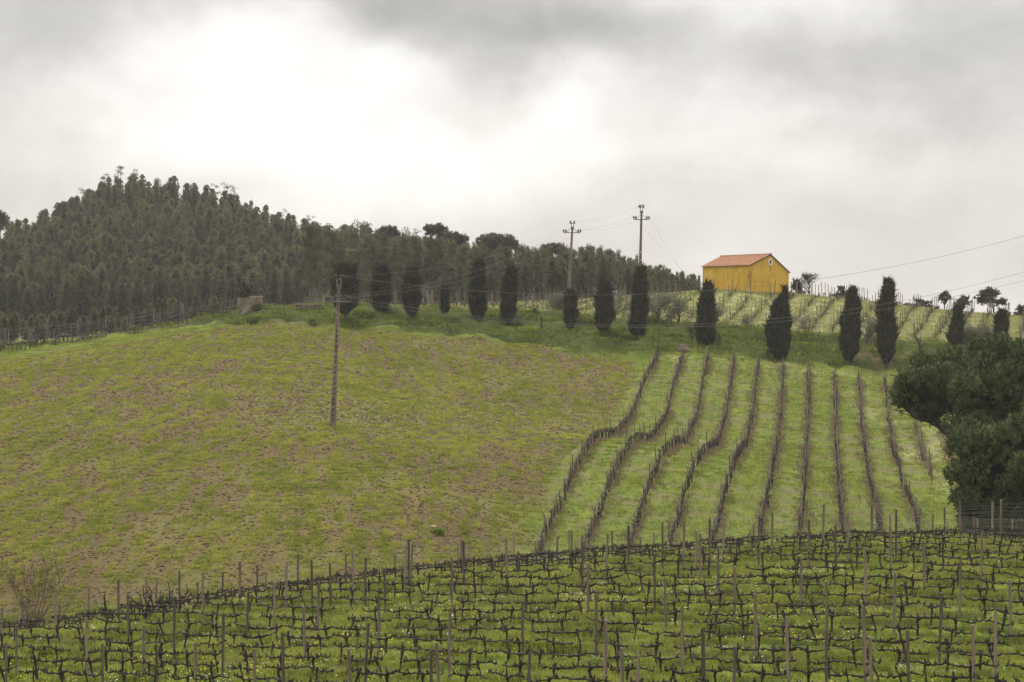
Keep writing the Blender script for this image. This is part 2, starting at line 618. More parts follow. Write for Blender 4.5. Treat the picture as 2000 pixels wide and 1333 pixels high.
def hit(px, py, d0=50.0, d1=420.0, step=0.5):
    """where the sight line through a photograph pixel first meets the land, from distance d0 on"""
    D = np.arange(d0, d1, step)
    X = (px - CX) / F * D
    zr = (CY - py) / F * D
    g = ground_z(X, D)
    s = g - zr
    idx = np.nonzero((s[1:] >= 0) & (s[:-1] < 0))[0]
    if len(idx) == 0:
        i = int(np.argmax(s))
        return np.array([X[i], D[i], g[i]])
    i = idx[0]
    t = -s[i] / (s[i + 1] - s[i])
    d = D[i] + t * step
    x = (px - CX) / F * d
    return np.array([x, d, ground_z(x, d)])


def proj(p):
    return CX + F * p[0] / p[1], CY - F * p[2] / p[1]


def seg_dist(x, y, poly):
    """distance to a polyline, vectorised"""
    best = np.full(np.shape(x), 1e9)
    for a, b in zip(poly[:-1], poly[1:]):
        ax, ay, bx, by = a[0], a[1], b[0], b[1]
        dx, dy = bx - ax, by - ay
        t = np.clip(((x - ax) * dx + (y - ay) * dy) / (dx * dx + dy * dy + 1e-9), 0, 1)
        best = np.minimum(best, np.hypot(x - ax - t * dx, y - ay - t * dy))
    return best


def inside(x, y, poly):
    c = np.zeros(np.shape(x), bool)
    n = len(poly)
    for i in range(n):
        x1, y1 = poly[i][0], poly[i][1]
        x2, y2 = poly[(i + 1) % n][0], poly[(i + 1) % n][1]
        cond = (y1 > y) != (y2 > y)
        c ^= cond & (x < (x2 - x1) * (y - y1) / (y2 - y1 + 1e-12) + x1)
    return c


def poly_mask(x, y, poly, soft):
    d = seg_dist(x, y, list(poly) + [poly[0]])
    d = np.where(inside(x, y, poly), d, -d)
    return sstep(-soft, soft, d)


# the vine rows climbing the slope (photograph pixels from foot to head), found on the land
HILL_ROWS_PX = [
    [(1046, 1106), (1055, 1085), (1090, 1000), (1125, 920), (1160, 867), (1190, 857), (1215, 845), (1245, 790), (1265, 735), (1286, 684)],
    [(1138, 1098), (1147, 1074), (1180, 985), (1208, 915), (1240, 872), (1275, 858), (1300, 825), (1318, 750), (1335, 692)],
    [(1228, 1085), (1240, 1045), (1262, 965), (1285, 905), (1318, 878), (1350, 848), (1366, 790), (1384, 697)],
    [(1310, 1075), (1318, 1050), (1335, 970), (1355, 912), (1395, 882), (1415, 830), (1426, 765), (1434, 704)],
    [(1396, 1065), (1402, 1030), (1420, 950), (1442, 900), (1460, 865), (1472, 800), (1482, 712)],
    [(1484, 1052), (1488, 1030), (1505, 950), (1515, 890), (1522, 830), (1530, 716)],
    [(1564, 1048), (1566, 1010), (1573, 930), (1576, 860), (1578, 800), (1580, 726)],
    [(1648, 1042), (1645, 1020), (1638, 940), (1633, 880), (1632, 800), (1630, 732)],
    [(1720, 1040), (1712, 1000), (1696, 930), (1685, 850), (1681, 790), (1678, 740)],
    [(1795, 1040), (1788, 1015), (1766, 960), (1750, 905), (1737, 840), (1728, 748)],
]
HILL_ROWS = []
for r in HILL_ROWS_PX:
    pts = [hit(px, py, 122) for px, py in r]
    pts = np.array(pts)
    keep = [0]
    for i in range(1, len(pts)):
        if pts[i, 1] > pts[keep[-1], 1] + 1.5:
            keep.append(i)
    pts = pts[keep]
    # rows are set out nearly straight: pull the plan towards a gentle curve
    cf = np.polyfit(pts[:, 1], pts[:, 0], 2)
    ys = np.arange(pts[0, 1], pts[-1, 1], 1.15)
    xs = 0.45 * np.polyval(cf, ys) + 0.55 * np.interp(ys, pts[:, 1], pts[:, 0])
    HILL_ROWS.append(np.stack([xs, ys, ground_z(xs, ys)], 1))
SHORT_ROWS = []
for a, b in (((1822, 948), (1786, 836)), ((1862, 905), (1838, 838))):
    p, q = hit(*a, 125), hit(*b, 125)
    t = np.linspace(0, 1, int(np.linalg.norm(q - p) / 1.15))[:, None]
    s = p[None] * (1 - t) + q[None] * t
    s[:, 2] = ground_z(s[:, 0], s[:, 1])
    SHORT_ROWS.append(s)

FIELD_POLY = [hit(px, py, 104) for px, py in [(1012, 1100), (1030, 1020), (1075, 930), (1120, 878), (1180, 838), (1218, 780), (1240, 705), (1100, 686), (900, 662), (700, 645),
                                              (480, 636), (300, 660), (150, 682), (0, 702)]]
FIELD_POLY = FIELD_POLY + [np.array([-75, 195, 0]), np.array([-70, 90, 0]), np.array([-20, 94, 0]), np.array([0, 106, 0])]
# upper vineyard: row direction in plan
UP_ANG = R(77)
UP_DIR = np.array([math.cos(UP_ANG), math.sin(UP_ANG)])
UP_NRM = np.array([-UP_DIR[1], UP_DIR[0]])
UP_SP = 2.2

# foreground rows
FG_DIR = np.array([0.781, -0.625])
FG_NRM = np.array([0.625, 0.781])
FG_SP = 1.95
FG_C0 = 44.3


def masks(x, y):
    m = {}
    wob = (fbm(x, y, 6, 41) - 0.5)
    m['field'] = poly_mask(x + wob * 2, y + wob * 2, FIELD_POLY, 0.5)
    lo, hi = bank_lo(x), bank_hi(x)
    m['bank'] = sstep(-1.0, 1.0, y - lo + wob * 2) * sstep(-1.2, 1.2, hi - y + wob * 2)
    m['upper'] = sstep(-1.0, 1.5, y - hi + wob * 2) * sstep(-8, 8, x + 40)
    d = np.full(np.shape(x), 99.0)
    sel = (y > 120) & (y < 245) & (x > -8) & (x < 50)
    if sel.any():
        xx, yy = x[sel], y[sel]
        dd = np.full(xx.shape, 99.0)
        for r in HILL_ROWS + SHORT_ROWS:
            dd = np.minimum(dd, seg_dist(xx, yy, r[::4, :2]))
        d[sel] = dd
    m['dry'] = np.exp(-(d / 0.38) ** 2)
    trk = np.exp(-((d - 0.85) / 0.16) ** 2) * sstep(0.35, 0.6, fbm(x, y, 7, 77))
    m['track'] = trk
    # pale flowering strips between the upper rows, and a sprinkle at the head of the slope rows
    s = (x * UP_NRM[0] + y * UP_NRM[1]) / UP_SP
    ph = np.abs(s - np.floor(s) - 0.5) * 2
    m['pale'] = m['upper'] * sstep(0.35, 0.75, ph * 0.75 + 0.5 * fbm(x, y, 4, 9)) * sstep(0, 6, x + 12)
    head = np.exp(-((y - (lo - 3.0)) / 2.0) ** 2) * sstep(14.0, 16, x) * sstep(0.42, 0.6, fbm(x, y, 1.6, 91))
    side = sstep(29.5, 32, x) * sstep(160, 170, y) * sstep(0, 6, 226 - y) * sstep(0.4, 0.58, fbm(x, y, 3, 95))
    m['pale'] = np.maximum(m['pale'], np.maximum(head * 0.8, side * 0.8))
    # bare reddish earth: strip on the bank below the cypresses at the right, edge of the field path at the left
    pth = [hit(px, py, 190)[:2] for px, py in [(-20, 699), (60, 692), (150, 676), (230, 662), (300, 652), (360, 645)]]
    m['soil'] = np.exp(-(seg_dist(x, y, pth) / 0.9) ** 2) * sstep(0.3, 0.5, fbm(x, y, 5, 21))
    pt2 = [hit(px, py, 225)[:2] for px, py in [(1672, 694), (1720, 698), (1770, 700), (1815, 702)]]
    m['soil'] = np.maximum(m['soil'], np.exp(-(seg_dist(x, y, pt2) / 1.5) ** 2) * sstep(0.28, 0.5, fbm(x, y, 1.4, 23)))
    for px, py, rr in ((1521, 712, 1.5), (1730, 722, 1.4), (540, 627, 1.2), (585, 631, 1.0)):
        q = hit(px, py, 225)
        m['soil'] = np.maximum(m['soil'], 0.8 * np.exp(-(np.hypot((x - q[0]) * 0.8, y - q[1]) / rr) ** 2))
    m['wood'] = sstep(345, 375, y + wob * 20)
    return m


def ground_material():
    m, nt, b = new_mat("ground")
    big = noise_node(nt, 0.06, 3, 0.5)
    mid = noise_node(nt, 0.5, 5, 0.6, stretch=(1, 0.3, 1))
    fin = noise_node(nt, 3.4, 6, 0.72, stretch=(1, 0.16, 1))
    fin2 = noise_node(nt, 7.0, 4, 0.6)
    v = mth(nt, 'ADD', mth(nt, 'MULTIPLY', fin, 0.6), mth(nt, 'MULTIPLY', mid, 0.4))
    green = ramp_node(nt, v, [(0.32, (0.054, 0.076, 0.009)), (0.68, (0.142, 0.176, 0.020)), (0.5, (0.095, 0.126, 0.014))])
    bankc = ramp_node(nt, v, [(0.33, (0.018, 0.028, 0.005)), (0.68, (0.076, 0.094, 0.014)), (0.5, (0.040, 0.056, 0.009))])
    fieldg = ramp_node(nt, v, [(0.3, (0.080, 0.082, 0.013)), (0.7, (0.165, 0.160, 0.026)), (0.5, (0.120, 0.124, 0.020))])
    soilc = ramp_node(nt, fin2, [(0.3, (0.042, 0.030, 0.012)), (0.7, (0.108, 0.078, 0.032))])
    up = ramp_node(nt, v, [(0.3, (0.09, 0.095, 0.026)), (0.7, (0.21, 0.21, 0.070)), (0.5, (0.140, 0.148, 0.045))])
    pale = ramp_node(nt, fin, [(0.3, (0.17, 0.175, 0.062)), (0.7, (0.37, 0.36, 0.18))])
    dryc = ramp_node(nt, fin2, [(0.3, (0.07, 0.055, 0.03)), (0.7, (0.17, 0.135, 0.08))])
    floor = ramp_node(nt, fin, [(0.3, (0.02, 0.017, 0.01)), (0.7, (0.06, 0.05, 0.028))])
    # earth showing through the sown field: patches of patches
    # drill lines run up the slope
    strk = noise_node(nt, 0.40, 3, 0.6, stretch=(1, 0.10, 0.10))
    sm = mth(nt, 'ADD', mth(nt, 'MULTIPLY', fin, 1.0), mth(nt, 'MULTIPLY', mth(nt, 'SUBTRACT', big, 0.5), 0.8))
    sm = mth(nt, 'ADD', sm, mth(nt, 'MULTIPLY', mth(nt, 'SUBTRACT', strk, 0.5), 0.6))
    sm = mth(nt, 'ADD', sm, mth(nt, 'MULTIPLY', mth(nt, 'SUBTRACT', mid, 0.5), 0.5))
    r = nt.nodes.new("ShaderNodeMapRange")
    r.inputs[1].default_value = 0.36
    r.inputs[2].default_value = 0.54
    r.inputs[3].default_value = 0.5
    nt.links.new(sm, r.inputs[0])
    fcol = mixc(nt, r.outputs[0], fieldg, soilc)
    c = mixc(nt, attr(nt, "field"), green, fcol)
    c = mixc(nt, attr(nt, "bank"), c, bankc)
    c = mixc(nt, attr(nt, "upper"), c, up)
    c = mixc(nt, mth(nt, 'MULTIPLY', attr(nt, "pale"), 0.6), c, pale)
    c = mixc(nt, mth(nt, 'MULTIPLY', attr(nt, "dry"), 0.75), c, dryc)
    c = mixc(nt, mth(nt, 'MULTIPLY', attr(nt, "track"), 0.8), c, dryc)
    c = mixc(nt, attr(nt, "soil"), c, soilc)
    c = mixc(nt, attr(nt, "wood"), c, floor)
    nt.links.new(c, b.inputs["Base Color"])
    b.inputs["Roughness"].default_value = 0.95
    b.inputs["Specular IOR Level"].default_value = 0.1
    bump(nt, b, fin, 0.7, 0.25)
    return m


def grid_axis(lo, hi, step, far, grow=1.25):
    a = list(np.arange(lo, hi + 1e-6, step))
    s, v = step, hi
    while v < far:
        s *= grow
        v += s
        a.append(v)
    s, v = step, lo
    while v > -far:
        s *= grow
        v -= s
        a.insert(0, v)
    return np.array(a)


gx = grid_axis(-64, 66, 0.62, 6000)
ys_a = list(np.arange(46, 330, 0.66))
s_, v_ = 0.66, ys_a[-1]
while v_ < 9000:
    s_ = min(s_ * 1.12, 900)
    v_ += s_
    ys_a.append(v_)
gy = np.array([-6000, -2500, -900, -300, -100, -40, -10, 10, 22, 32, 38, 42, 44] + ys_a)
GX, GY = np.meshgrid(gx, gy)
fx, fy = GX.ravel(), GY.ravel()
fz = ground_z(fx, fy)
nx, ny = len(gx), len(gy)
ii = (np.arange(ny - 1)[:, None] * nx + np.arange(nx - 1)[None, :]).ravel()
gb = MB()
gb.add(np.stack([fx, fy, fz], 1), np.stack([ii, ii + 1, ii + nx + 1, ii + nx], 1), 0.5)
mk = masks(fx, fy)
gb.extra = list(mk.items())
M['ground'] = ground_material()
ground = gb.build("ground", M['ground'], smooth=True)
tag(ground, "grassy hillside with sown field, vineyard floor and bank", "ground", kind="structure")


def in_view(x, y, pad=1.12):
    return np.abs(x) < 0.2118 * y * pad + 1.0
# ------------------------------------------------------------------ the yellow house on the crest
def plaster():
    m, nt, b = new_mat("ochre_plaster")
    n = noise_node(nt, 0.9, 5, 0.6)
    st = noise_node(nt, 2.2, 4, 0.6, stretch=(2.2, 2.2, 0.16))
    fin = noise_node(nt, 9, 5, 0.6)
    c = ramp_node(nt, n, [(0.3, (0.42, 0.245, 0.024)), (0.75, (0.57, 0.365, 0.044)), (0.5, (0.51, 0.318, 0.034))])
    # rain streaks, strongest on the gable
    c = mixc(nt, mth(nt, 'MULTIPLY', ramp_fac(nt, st, 0.50, 0.70), 0.6), c, (0.20, 0.105, 0.02))
    # washed pale flakes near the ground and old patches
    tc = nt.nodes.new("ShaderNodeTexCoord")
    sp = nt.nodes.new("ShaderNodeSeparateXYZ")
    nt.links.new(tc.outputs["Object"], sp.inputs[0])
    low = mth(nt, 'SUBTRACT', 1.0, mth(nt, 'DIVIDE', sp.outputs[2], 0.9), True)
    fl = mth(nt, 'MULTIPLY', ramp_fac(nt, fin, 0.55, 0.66), ramp_fac(nt, n, 0.42, 0.6))
    c = mixc(nt, mth(nt, 'MULTIPLY', mth(nt, 'MULTIPLY', fl, low), 0.8), c, (0.55, 0.42, 0.26))
    low2 = mth(nt, 'MULTIPLY', low, ramp_fac(nt, n, 0.45, 0.62))
    c = mixc(nt, mth(nt, 'MULTIPLY', low2, 0.45), c, (0.42, 0.14, 0.03))
    c = mixc(nt, mth(nt, 'MULTIPLY', attr(nt, "stain"), 0.75), c, (0.19, 0.095, 0.022))
    c = mixc(nt, mth(nt, 'MULTIPLY', attr(nt, "flake"), ramp_fac(nt, fin, 0.5, 0.6)), c, (0.62, 0.5, 0.34))
    nt.links.new(c, b.inputs["Base Color"])
    b.inputs["Roughness"].default_value = 0.9
    bump(nt, b, fin, 0.3, 0.02)
    return m


def ramp_fac(nt, f, a, bb):
    r = nt.nodes.new("ShaderNodeMapRange")
    r.inputs[1].default_value = a
    r.inputs[2].default_value = bb
    nt.links.new(f, r.inputs[0])
    return r.outputs[0]


def build_house():
    Dc = 283.0
    C = PX(1468.6, 571, Dc)
    z0 = C[2] - 0.5
    d1 = np.array([-5.22, 6.6, 0]) / math.hypot(5.22, 6.6)      # along the long wall, away to the left
    d2 = np.array([-d1[1] * -1, -d1[0], 0])
    d2 = np.array([6.6, 5.22, 0]) / math.hypot(5.22, 6.6)       # along the gable, away to the right
    Lg, Wd = 8.45, 6.05
    zb = z0
    ze1 = (CY - 517.5) / F * Dc - zb                            # eave, long side
    zap = (CY - 498.5) / F * (Dc + 1.95) - zb                   # ridge
    ze2 = (CY - 532.5) / F * (Dc + 3.9) - zb                    # lower eave, far side
    half = Wd * 0.5
    root = empty("yellow_house", (C[0], C[1], zb))
    rz = math.atan2(d2[1], d2[0])
    root.rotation_euler = (0, 0, rz)
    # local frame: x along gable (d2), y along long wall (d1 = +90 deg)
    M['plaster'] = plaster()
    M['tile'] = simple_mat("clay_tile", [(0.3, (0.20, 0.10, 0.056)), (0.72, (0.38, 0.19, 0.106))], 2.5, None, 0.85, 0.3, 0.02)
    M['white'] = simple_mat("white_paint", [(0.3, (0.62, 0.60, 0.56)), (0.7, (0.80, 0.78, 0.74))], 5, None, 0.8, 0.2, 0.01)
    M['dark'] = simple_mat("dark_opening", [(0.3, (0.012, 0.012, 0.014)), (0.7, (0.03, 0.03, 0.035))], 3, None, 0.5, 0)

    def grid_wall(name, origin, ux, nu, fn_top, stainfn, flakefn):
        """finely divided wall with plaster stain attributes; thickness 0.3 inwards"""
        us = np.linspace(0, nu, int(nu / 0.14) + 1)
        mb = MB()
        V, st, fk = [], [], []
        rows = 34
        for u in us:
            top = fn_top(u)
            for k in range(rows + 1):
                z = top * k / rows
                p = origin + ux * u
                V.append([p[0], p[1], z])
                st.append(stainfn(u, z))
                fk.append(flakefn(u, z))
        nr = rows + 1
        Fq = [[i * nr + k, (i + 1) * nr + k, (i + 1) * nr + k + 1, i * nr + k + 1] for i in range(len(us) - 1) for k in range(rows)]
        mb.add(np.array(V), Fq, 0.5)
        mb.extra = [("stain", st), ("flake", fk)]
        o = mb.build(name, M['plaster'], root)
        return o

    O = np.array([0.0, 0, 0])
    X_, Y_ = np.array([1.0, 0, 0]), np.array([0, 1.0, 0])

    def gtop(u):
        return ze1 + (zap - ze1) * u / half if u < half else zap + (ze2 - zap) * (u - half) / (Wd - half)

    g2 = lambda a, b_: math.exp(-(a * a + b_ * b_))
    rr = random.Random(5)
    wv = [rr.random() * 6 for _ in range(6)]
    cz = zap - 0.83

    def st_g(u, z):
        s = 0.0
        if abs(u - half) < 0.07 and z < cz - 0.3:
            s = max(s, 0.95 * sstep(0.7, 1.3, z - (cz - 2.1)) + 0.25 * sstep(0.0, 1, z))
        top = gtop(u)
        k = 0.5 + 0.5 * math.sin(u * 9 + wv[0]) * math.sin(u * 4.3 + wv[1])
        s = max(s, (0.35 + 0.5 * k) * math.exp(-((top - z) / (0.18 + 0.5 * k))))
        s = max(s, 0.25 * math.exp(-(z - 0.3) ** 2 / 0.25) * k)
        return min(1, float(s))

    def st_l(u, z):      # u runs along the long wall from the near corner
        a = max(0.0, 1 - abs(z - 2.35) / 1.0) ** 0.7 * sstep(0.95, 0.6, u + 0.35 * abs(z - 2.3)) if True else 0
        b_ = 0.5 * g2((u - 0.55) / 0.45, (z - 1.2) / 0.5)
        e = 0.5 * math.exp(-(ze1 - z) / 0.10)
        l = 0.4 * math.exp(-((8.45 - u) / 0.35) ** 2)
        return min(1.0, float(max(a * 0.9, b_, e, l)))

    def fk_l(u, z):
        return float(max(g2((u - 7.4) / 0.5, (z - 2.5) / 0.45), 0.9 * g2((u - 8.0) / 0.3, (z - 2.9) / 0.5), 0.8 * g2((u - 3.9) / 0.5, (z - 3.15) / 0.08), g2((u - 0.4) / 0.7, (z - 0.55) / 0.25),
                         g2((u - 6.0) / 0.6, (z - 0.6) / 0.2)))

    def fk_g(u, z):
        return float(max(g2((u - 5.1) / 0.16, (z - 2.0) / 0.16), 0.8 * g2((u - 0.3) / 0.4, (z - 0.5) / 0.2)))

    # gable wall with its round opening cut through: build as a ring sector around the hole
    us = np.linspace(0, Wd, 56)
    mb = MB()
    V, st, fk = [], [], []
    rows = 40
    rxh, rzh = 0.20, 0.27
    for u in us:
        for k in range(rows + 1):
            z = gtop(u) * k / rows
            V.append([u, 0, z])
            st.append(st_g(u, z))
            fk.append(fk_g(u, z))
    nr = rows + 1
    Fq = []
    for i in range(len(us) - 1):
        for k in range(rows):
            cu = (us[i] + us[i + 1]) / 2
            c_z = np.mean([V[j][2] for j in (i * nr + k, (i + 1) * nr + k, (i + 1) * nr + k + 1, i * nr + k + 1)])
            if ((cu - half) / rxh) ** 2 + ((c_z - cz) / rzh) ** 2 < 1.25:
                continue
            Fq.append([i * nr + k, (i + 1) * nr + k, (i + 1) * nr + k + 1, i * nr + k + 1])
    mb.add(np.array(V), Fq, 0.5)
    mb.extra = [("stain", st), ("flake", fk)]
    mb.build("wall", M['plaster'], root)
    long_w = grid_wall("wall", O, Y_, Lg, lambda u: ze1, st_l, fk_l)
    zero = lambda u, z: 0.0
    grid_wall("wall", X_ * Wd, Y_, Lg, lambda u: ze2, zero, zero)
    grid_wall("wall", Y_ * Lg, X_, Wd, gtop, zero, zero)
    # round gable window: white ring, deep reveal, dark glass
    wroot = MB()
    th = np.linspace(0, 2 * np.pi, 33)[:-1]

    def ring(r, y):
        return np.stack([half + r[0] * np.cos(th), np.full(32, y), cz + r[1] * np.sin(th)], 1)

    ra, rb_ = (0.21, 0.28), (0.30, 0.39)
    rings = [ring(rb_, 0.01), ring(rb_, -0.05), ring(ra, -0.05), ring(ra, 0.20)]
    for a, bq in zip(rings[:-1], rings[1:]):
        wroot.add(np.vstack([a, bq]), [[q, (q + 1) % 32, 32 + (q + 1) % 32, 32 + q] for q in range(32)], 0.5)
    w = wroot.build("window", M['white'], root, smooth=False)
    gl = MB()
    gl.add(np.vstack([ring(ra, 0.16), [[half, 0.16, cz]]]), [[q, (q + 1) % 32, 32] for q in range(32)], 0.5)
    gl.build("pane", M['dark'], w)
    gb_ = MB()
    gb_.box((half, 0.14, cz), (0.03, 0.03, 0.55)).box((half, 0.135, cz), (0.40, 0.03, 0.03))
    gb_.build("glazing_bar", M['vine'], w)

    # roof: rows of barrel tiles on both slopes, eave overhang, ridge caps
    def slope(name, x0, za, x1, zb_):
        mb = MB()
        run = math.hypot(x1 - x0, zb_ - za)
        e = np.array([x1 - x0, 0, zb_ - za]) / run
        nrm = np.array([-e[2], 0, e[0]])
        if nrm[2] < 0:
            nrm = -nrm
        ov = 0.22
        s0, s1 = -ov, run
        pitch = 0.21
        nt_ = int((Lg + 0.10) / pitch)
        courses = 11
        for c in range(courses):
            a = s0 + (s1 - s0) * c / courses
            bb = s0 + (s1 - s0) * (c + 1) / courses + 0.05
            ysl, hs = [], []
            per = 6
            yy = np.linspace(-0.06, Lg + 0.06, nt_ * per + 1)
            ph = (yy + 0.06) / pitch * 2 * np.pi
            prof = 0.045 * np.cos(ph)
            jit = rng.normal(0, 0.006, len(yy))
            A = np.array([x0, 0, za])
            lowp = A + np.outer(np.full(len(yy), a), e) + np.outer(prof + 0.085 + jit, nrm)
            hip = A + np.outer(np.full(len(yy), bb), e) + np.outer(prof + 0.055, nrm)
            bot = A + np.outer(np.full(len(yy), a), e) + np.outer(prof * 0.7 + 0.03, nrm)
            for q in (lowp, hip, bot):
                q[:, 1] = yy
            n = len(yy)
            i = np.arange(n - 1)
            tv = np.repeat(rng.random(nt_ + 1), per)[:n]
            mb.add(np.vstack([lowp, hip]), np.stack([i, i + 1, i + n + 1, i + n], 1), np.concatenate([tv, tv]))
            mb.add(np.vstack([bot, lowp]), np.stack([i, i + 1, i + n + 1, i + n], 1), np.concatenate([tv, tv]))
        return mb.build(name, M['tile'], root)

    r1 = slope("roof", 0.0, ze1, half, zap)
    slope("roof", Wd, ze2, half, zap)
    for s in range(21):
        mb = MB()
        y0 = -0.08 + s * (Lg + 0.16) / 21
        y1 = y0 + (Lg + 0.16) / 21 + 0.05
        t_ = np.linspace(0, np.pi, 7)
        a = np.stack([half + 0.15 * np.cos(t_), np.full(7, y0), zap + 0.05 + 0.15 * np.sin(t_) + 0.02], 1)
        b2 = np.stack([half + 0.13 * np.cos(t_), np.full(7, y1), zap + 0.05 + 0.13 * np.sin(t_)], 1)
        i = np.arange(6)
        mb.add(np.vstack([a, b2]), np.stack([i, i + 1, i + 8, i + 7], 1), 0.5)
        mb.build("ridge_tile", M['tile'], r1)
    # soffit board under the eave and verge mortar along the gable
    eb = MB()
    eb.box((-0.06, Lg / 2, ze1 - 0.02), (0.12, Lg, 0.07))
    eb.build("eave_board", M['vine_far'], root)
    vb = MB()
    for xa, za_, xb, zb2 in ((0, ze1, half, zap), (half, zap, Wd, ze2)):
        ln = math.hypot(xb - xa, zb2 - za_)
        an = math.atan2(zb2 - za_, xb - xa)
        R3 = [[math.cos(an), 0, -math.sin(an)], [0, 1, 0], [math.sin(an), 0, math.cos(an)]]
        vb.box(((xa + xb) / 2, -0.04, (za_ + zb2) / 2 + 0.04), (ln + 0.05, 0.08, 0.07), R3=R3)
    vb.build("verge", M['bark'], root)
    tag(root, "small ochre yellow house with red tiled roof and round gable window", "house")
    return root


build_house()


# ------------------------------------------------------------------ ruined wall, slab, block and rock
def masonry(name, base, sx, sy, sz, rz, label, cat, cols, seed, mat):
    mb = MB()
    rr = np.random.default_rng(seed)
    nx_, nz_ = 14, 12
    top = sz * (0.94 + 0.09 * rr.random(nx_ + 1))
    for side, yo in ((0, -sy / 2), (1, sy / 2)):
        V = []
        for i in range(nx_ + 1):
            for k in range(nz_ + 1):
                V.append([-sx / 2 + sx * i / nx_ + (rr.normal() * 0.02 if 0 < i < nx_ else 0), yo + rr.normal() * 0.035 * (1 if 0 < i < nx_ else 0.3), top[i] * k / nz_ - (0.4 if k == 0 else 0)])
        Fq = [[i * (nz_ + 1) + k, (i + 1) * (nz_ + 1) + k, (i + 1) * (nz_ + 1) + k + 1, i * (nz_ + 1) + k + 1] for i in range(nx_) for k in range(nz_)]
        if side:
            Fq = [f[::-1] for f in Fq]
        mb.add(V, Fq, 0.5)
        if side == 0:
            A = np.array(V)
        else:
            Bv = np.array(V)
    n = nz_ + 1
    tops_a, tops_b = A[nz_::n], Bv[nz_::n]
    i = np.arange(nx_)
    mb.add(np.vstack([tops_a, tops_b]), np.stack([i, i + 1, i + nx_ + 2, i + nx_ + 1], 1), 0.5)
    for s in (slice(0, n), slice(nx_ * n, nx_ * n + n)):
        k = np.arange(nz_)
        mb.add(np.vstack([A[s], Bv[s]]), np.stack([k, k + 1, k + n + 1, k + n], 1), 0.5)
    o = mb.build(name, mat, None)
    o.location = base
    o.rotation_euler = (0, 0, rz)
    return tag(o, label, cat)


M['stone'] = simple_mat("old_masonry", [(0.32, (0.09, 0.068, 0.047)), (0.75, (0.30, 0.245, 0.185))], 1.8, (1, 1, 0.45), 0.95, 0.7, 0.05)
M['concrete'] = simple_mat("old_concrete", [(0.3, (0.13, 0.10, 0.075)), (0.75, (0.30, 0.245, 0.19))], 2.5, None, 0.95, 0.4, 0.03)
q = hit(476, 609, 225)
s_ = q[1] / F
masonry("ruined_wall", q + [0, 0, -0.05], 26 * s_, 0.5, 28.5 * s_, R(6), "weathered stone wall stub standing at the head of the field", "wall", 3, 3, M['stone'])
q2 = hit(498, 606, 225) + np.array([0, 0.9, 0])
masonry("ruined_wall", q2 + [0, 0, -0.05], 0.5 * 3.2, 0.45, 27 * s_, R(48), "return of the stone wall stub, angled away on its right side", "wall", 3, 4, M['stone'])
q = hit(604, 601, 240)
mb = MB()
mb.box((0, 0, 0.02), (2.6, 1.6, 0.46)).box((0, -0.05, 0.31), (2.9, 1.9, 0.12))
for k in range(5):
    mb.box((-1.1 + 0.55 * k, -0.84, 0.05), (0.08, 0.09, 0.34))
o = mb.build("water_tank", M['concrete'])
o.location = q + [0, 0, -0.02]
o.rotation_euler = (0, 0, R(-4))
tag(o, "low concrete tank with slab lid on the grassy bank", "tank")
q = hit(1334, 686, 225)
mb = MB()
mb.box((0, 0, 0.32), (1.15, 0.8, 0.9)).box((0, 0, 0.80), (1.3, 0.95, 0.08)).box((-0.18, -0.42, 0.36), (0.32, 0.05, 0.5)).box((0.28, -0.42, 0.36), (0.32, 0.05, 0.5))
o = mb.build("well_box", M['concrete'])
o.location = q + [0, 0, -0.15]
o.rotation_euler = (0, 0, R(8))
tag(o, "small grey concrete well box at the head of the second slope row", "well box")


def rock(px, py, d0, r, label):
    q = hit(px, py, d0)
    import bmesh
    bm = bmesh.new()
    bmesh.ops.create_icosphere(bm, subdivisions=2, radius=1)
    rr = np.random.default_rng(int(px))
    for v in bm.verts:
        k = 0.8 + 0.35 * rr.random()
        v.co = Vector((v.co.x * r * 1.3 * k, v.co.y * r * k, v.co.z * r * 0.75 * k))
    me = bpy.data.meshes.new("rock")
    bm.to_mesh(me)
    bm.free()
    me.materials.append(M['sandstone'])
    o = link("rock", me, None, q + [0, 0, r * 0.3])
    tag(o, label, "rock")


M['sandstone'] = simple_mat("sandstone", [(0.3, (0.26, 0.16, 0.10)), (0.7, (0.40, 0.28, 0.19))], 4, None, 0.95, 0.5, 0.03)
rock(847, 1031, 104, 0.15, "pale orange rock lying at the foot of the sown field")

# ------------------------------------------------------------------ electricity poles, cables, bird
M['pole'] = simple_mat("concrete_pole", [(0.3, (0.075, 0.053, 0.040)), (0.75, (0.19, 0.145, 0.112))], 3, (1, 1, 0.25), 0.9, 0.4, 0.02)
M['iron'] = simple_mat("painted_iron", [(0.3, (0.09, 0.075, 0.065)), (0.75, (0.22, 0.19, 0.165))], 6, None, 0.7, 0.2, 0.01)
M['insul'] = simple_mat("brown_porcelain", [(0.3, (0.018, 0.013, 0.011)), (0.75, (0.04, 0.03, 0.026))], 6, None, 0.25, 0)
M['cable'] = simple_mat("bare_cable", [(0.3, (0.10, 0.088, 0.078)), (0.75, (0.18, 0.158, 0.14))], 2, None, 0.6, 0)
ATT = {}


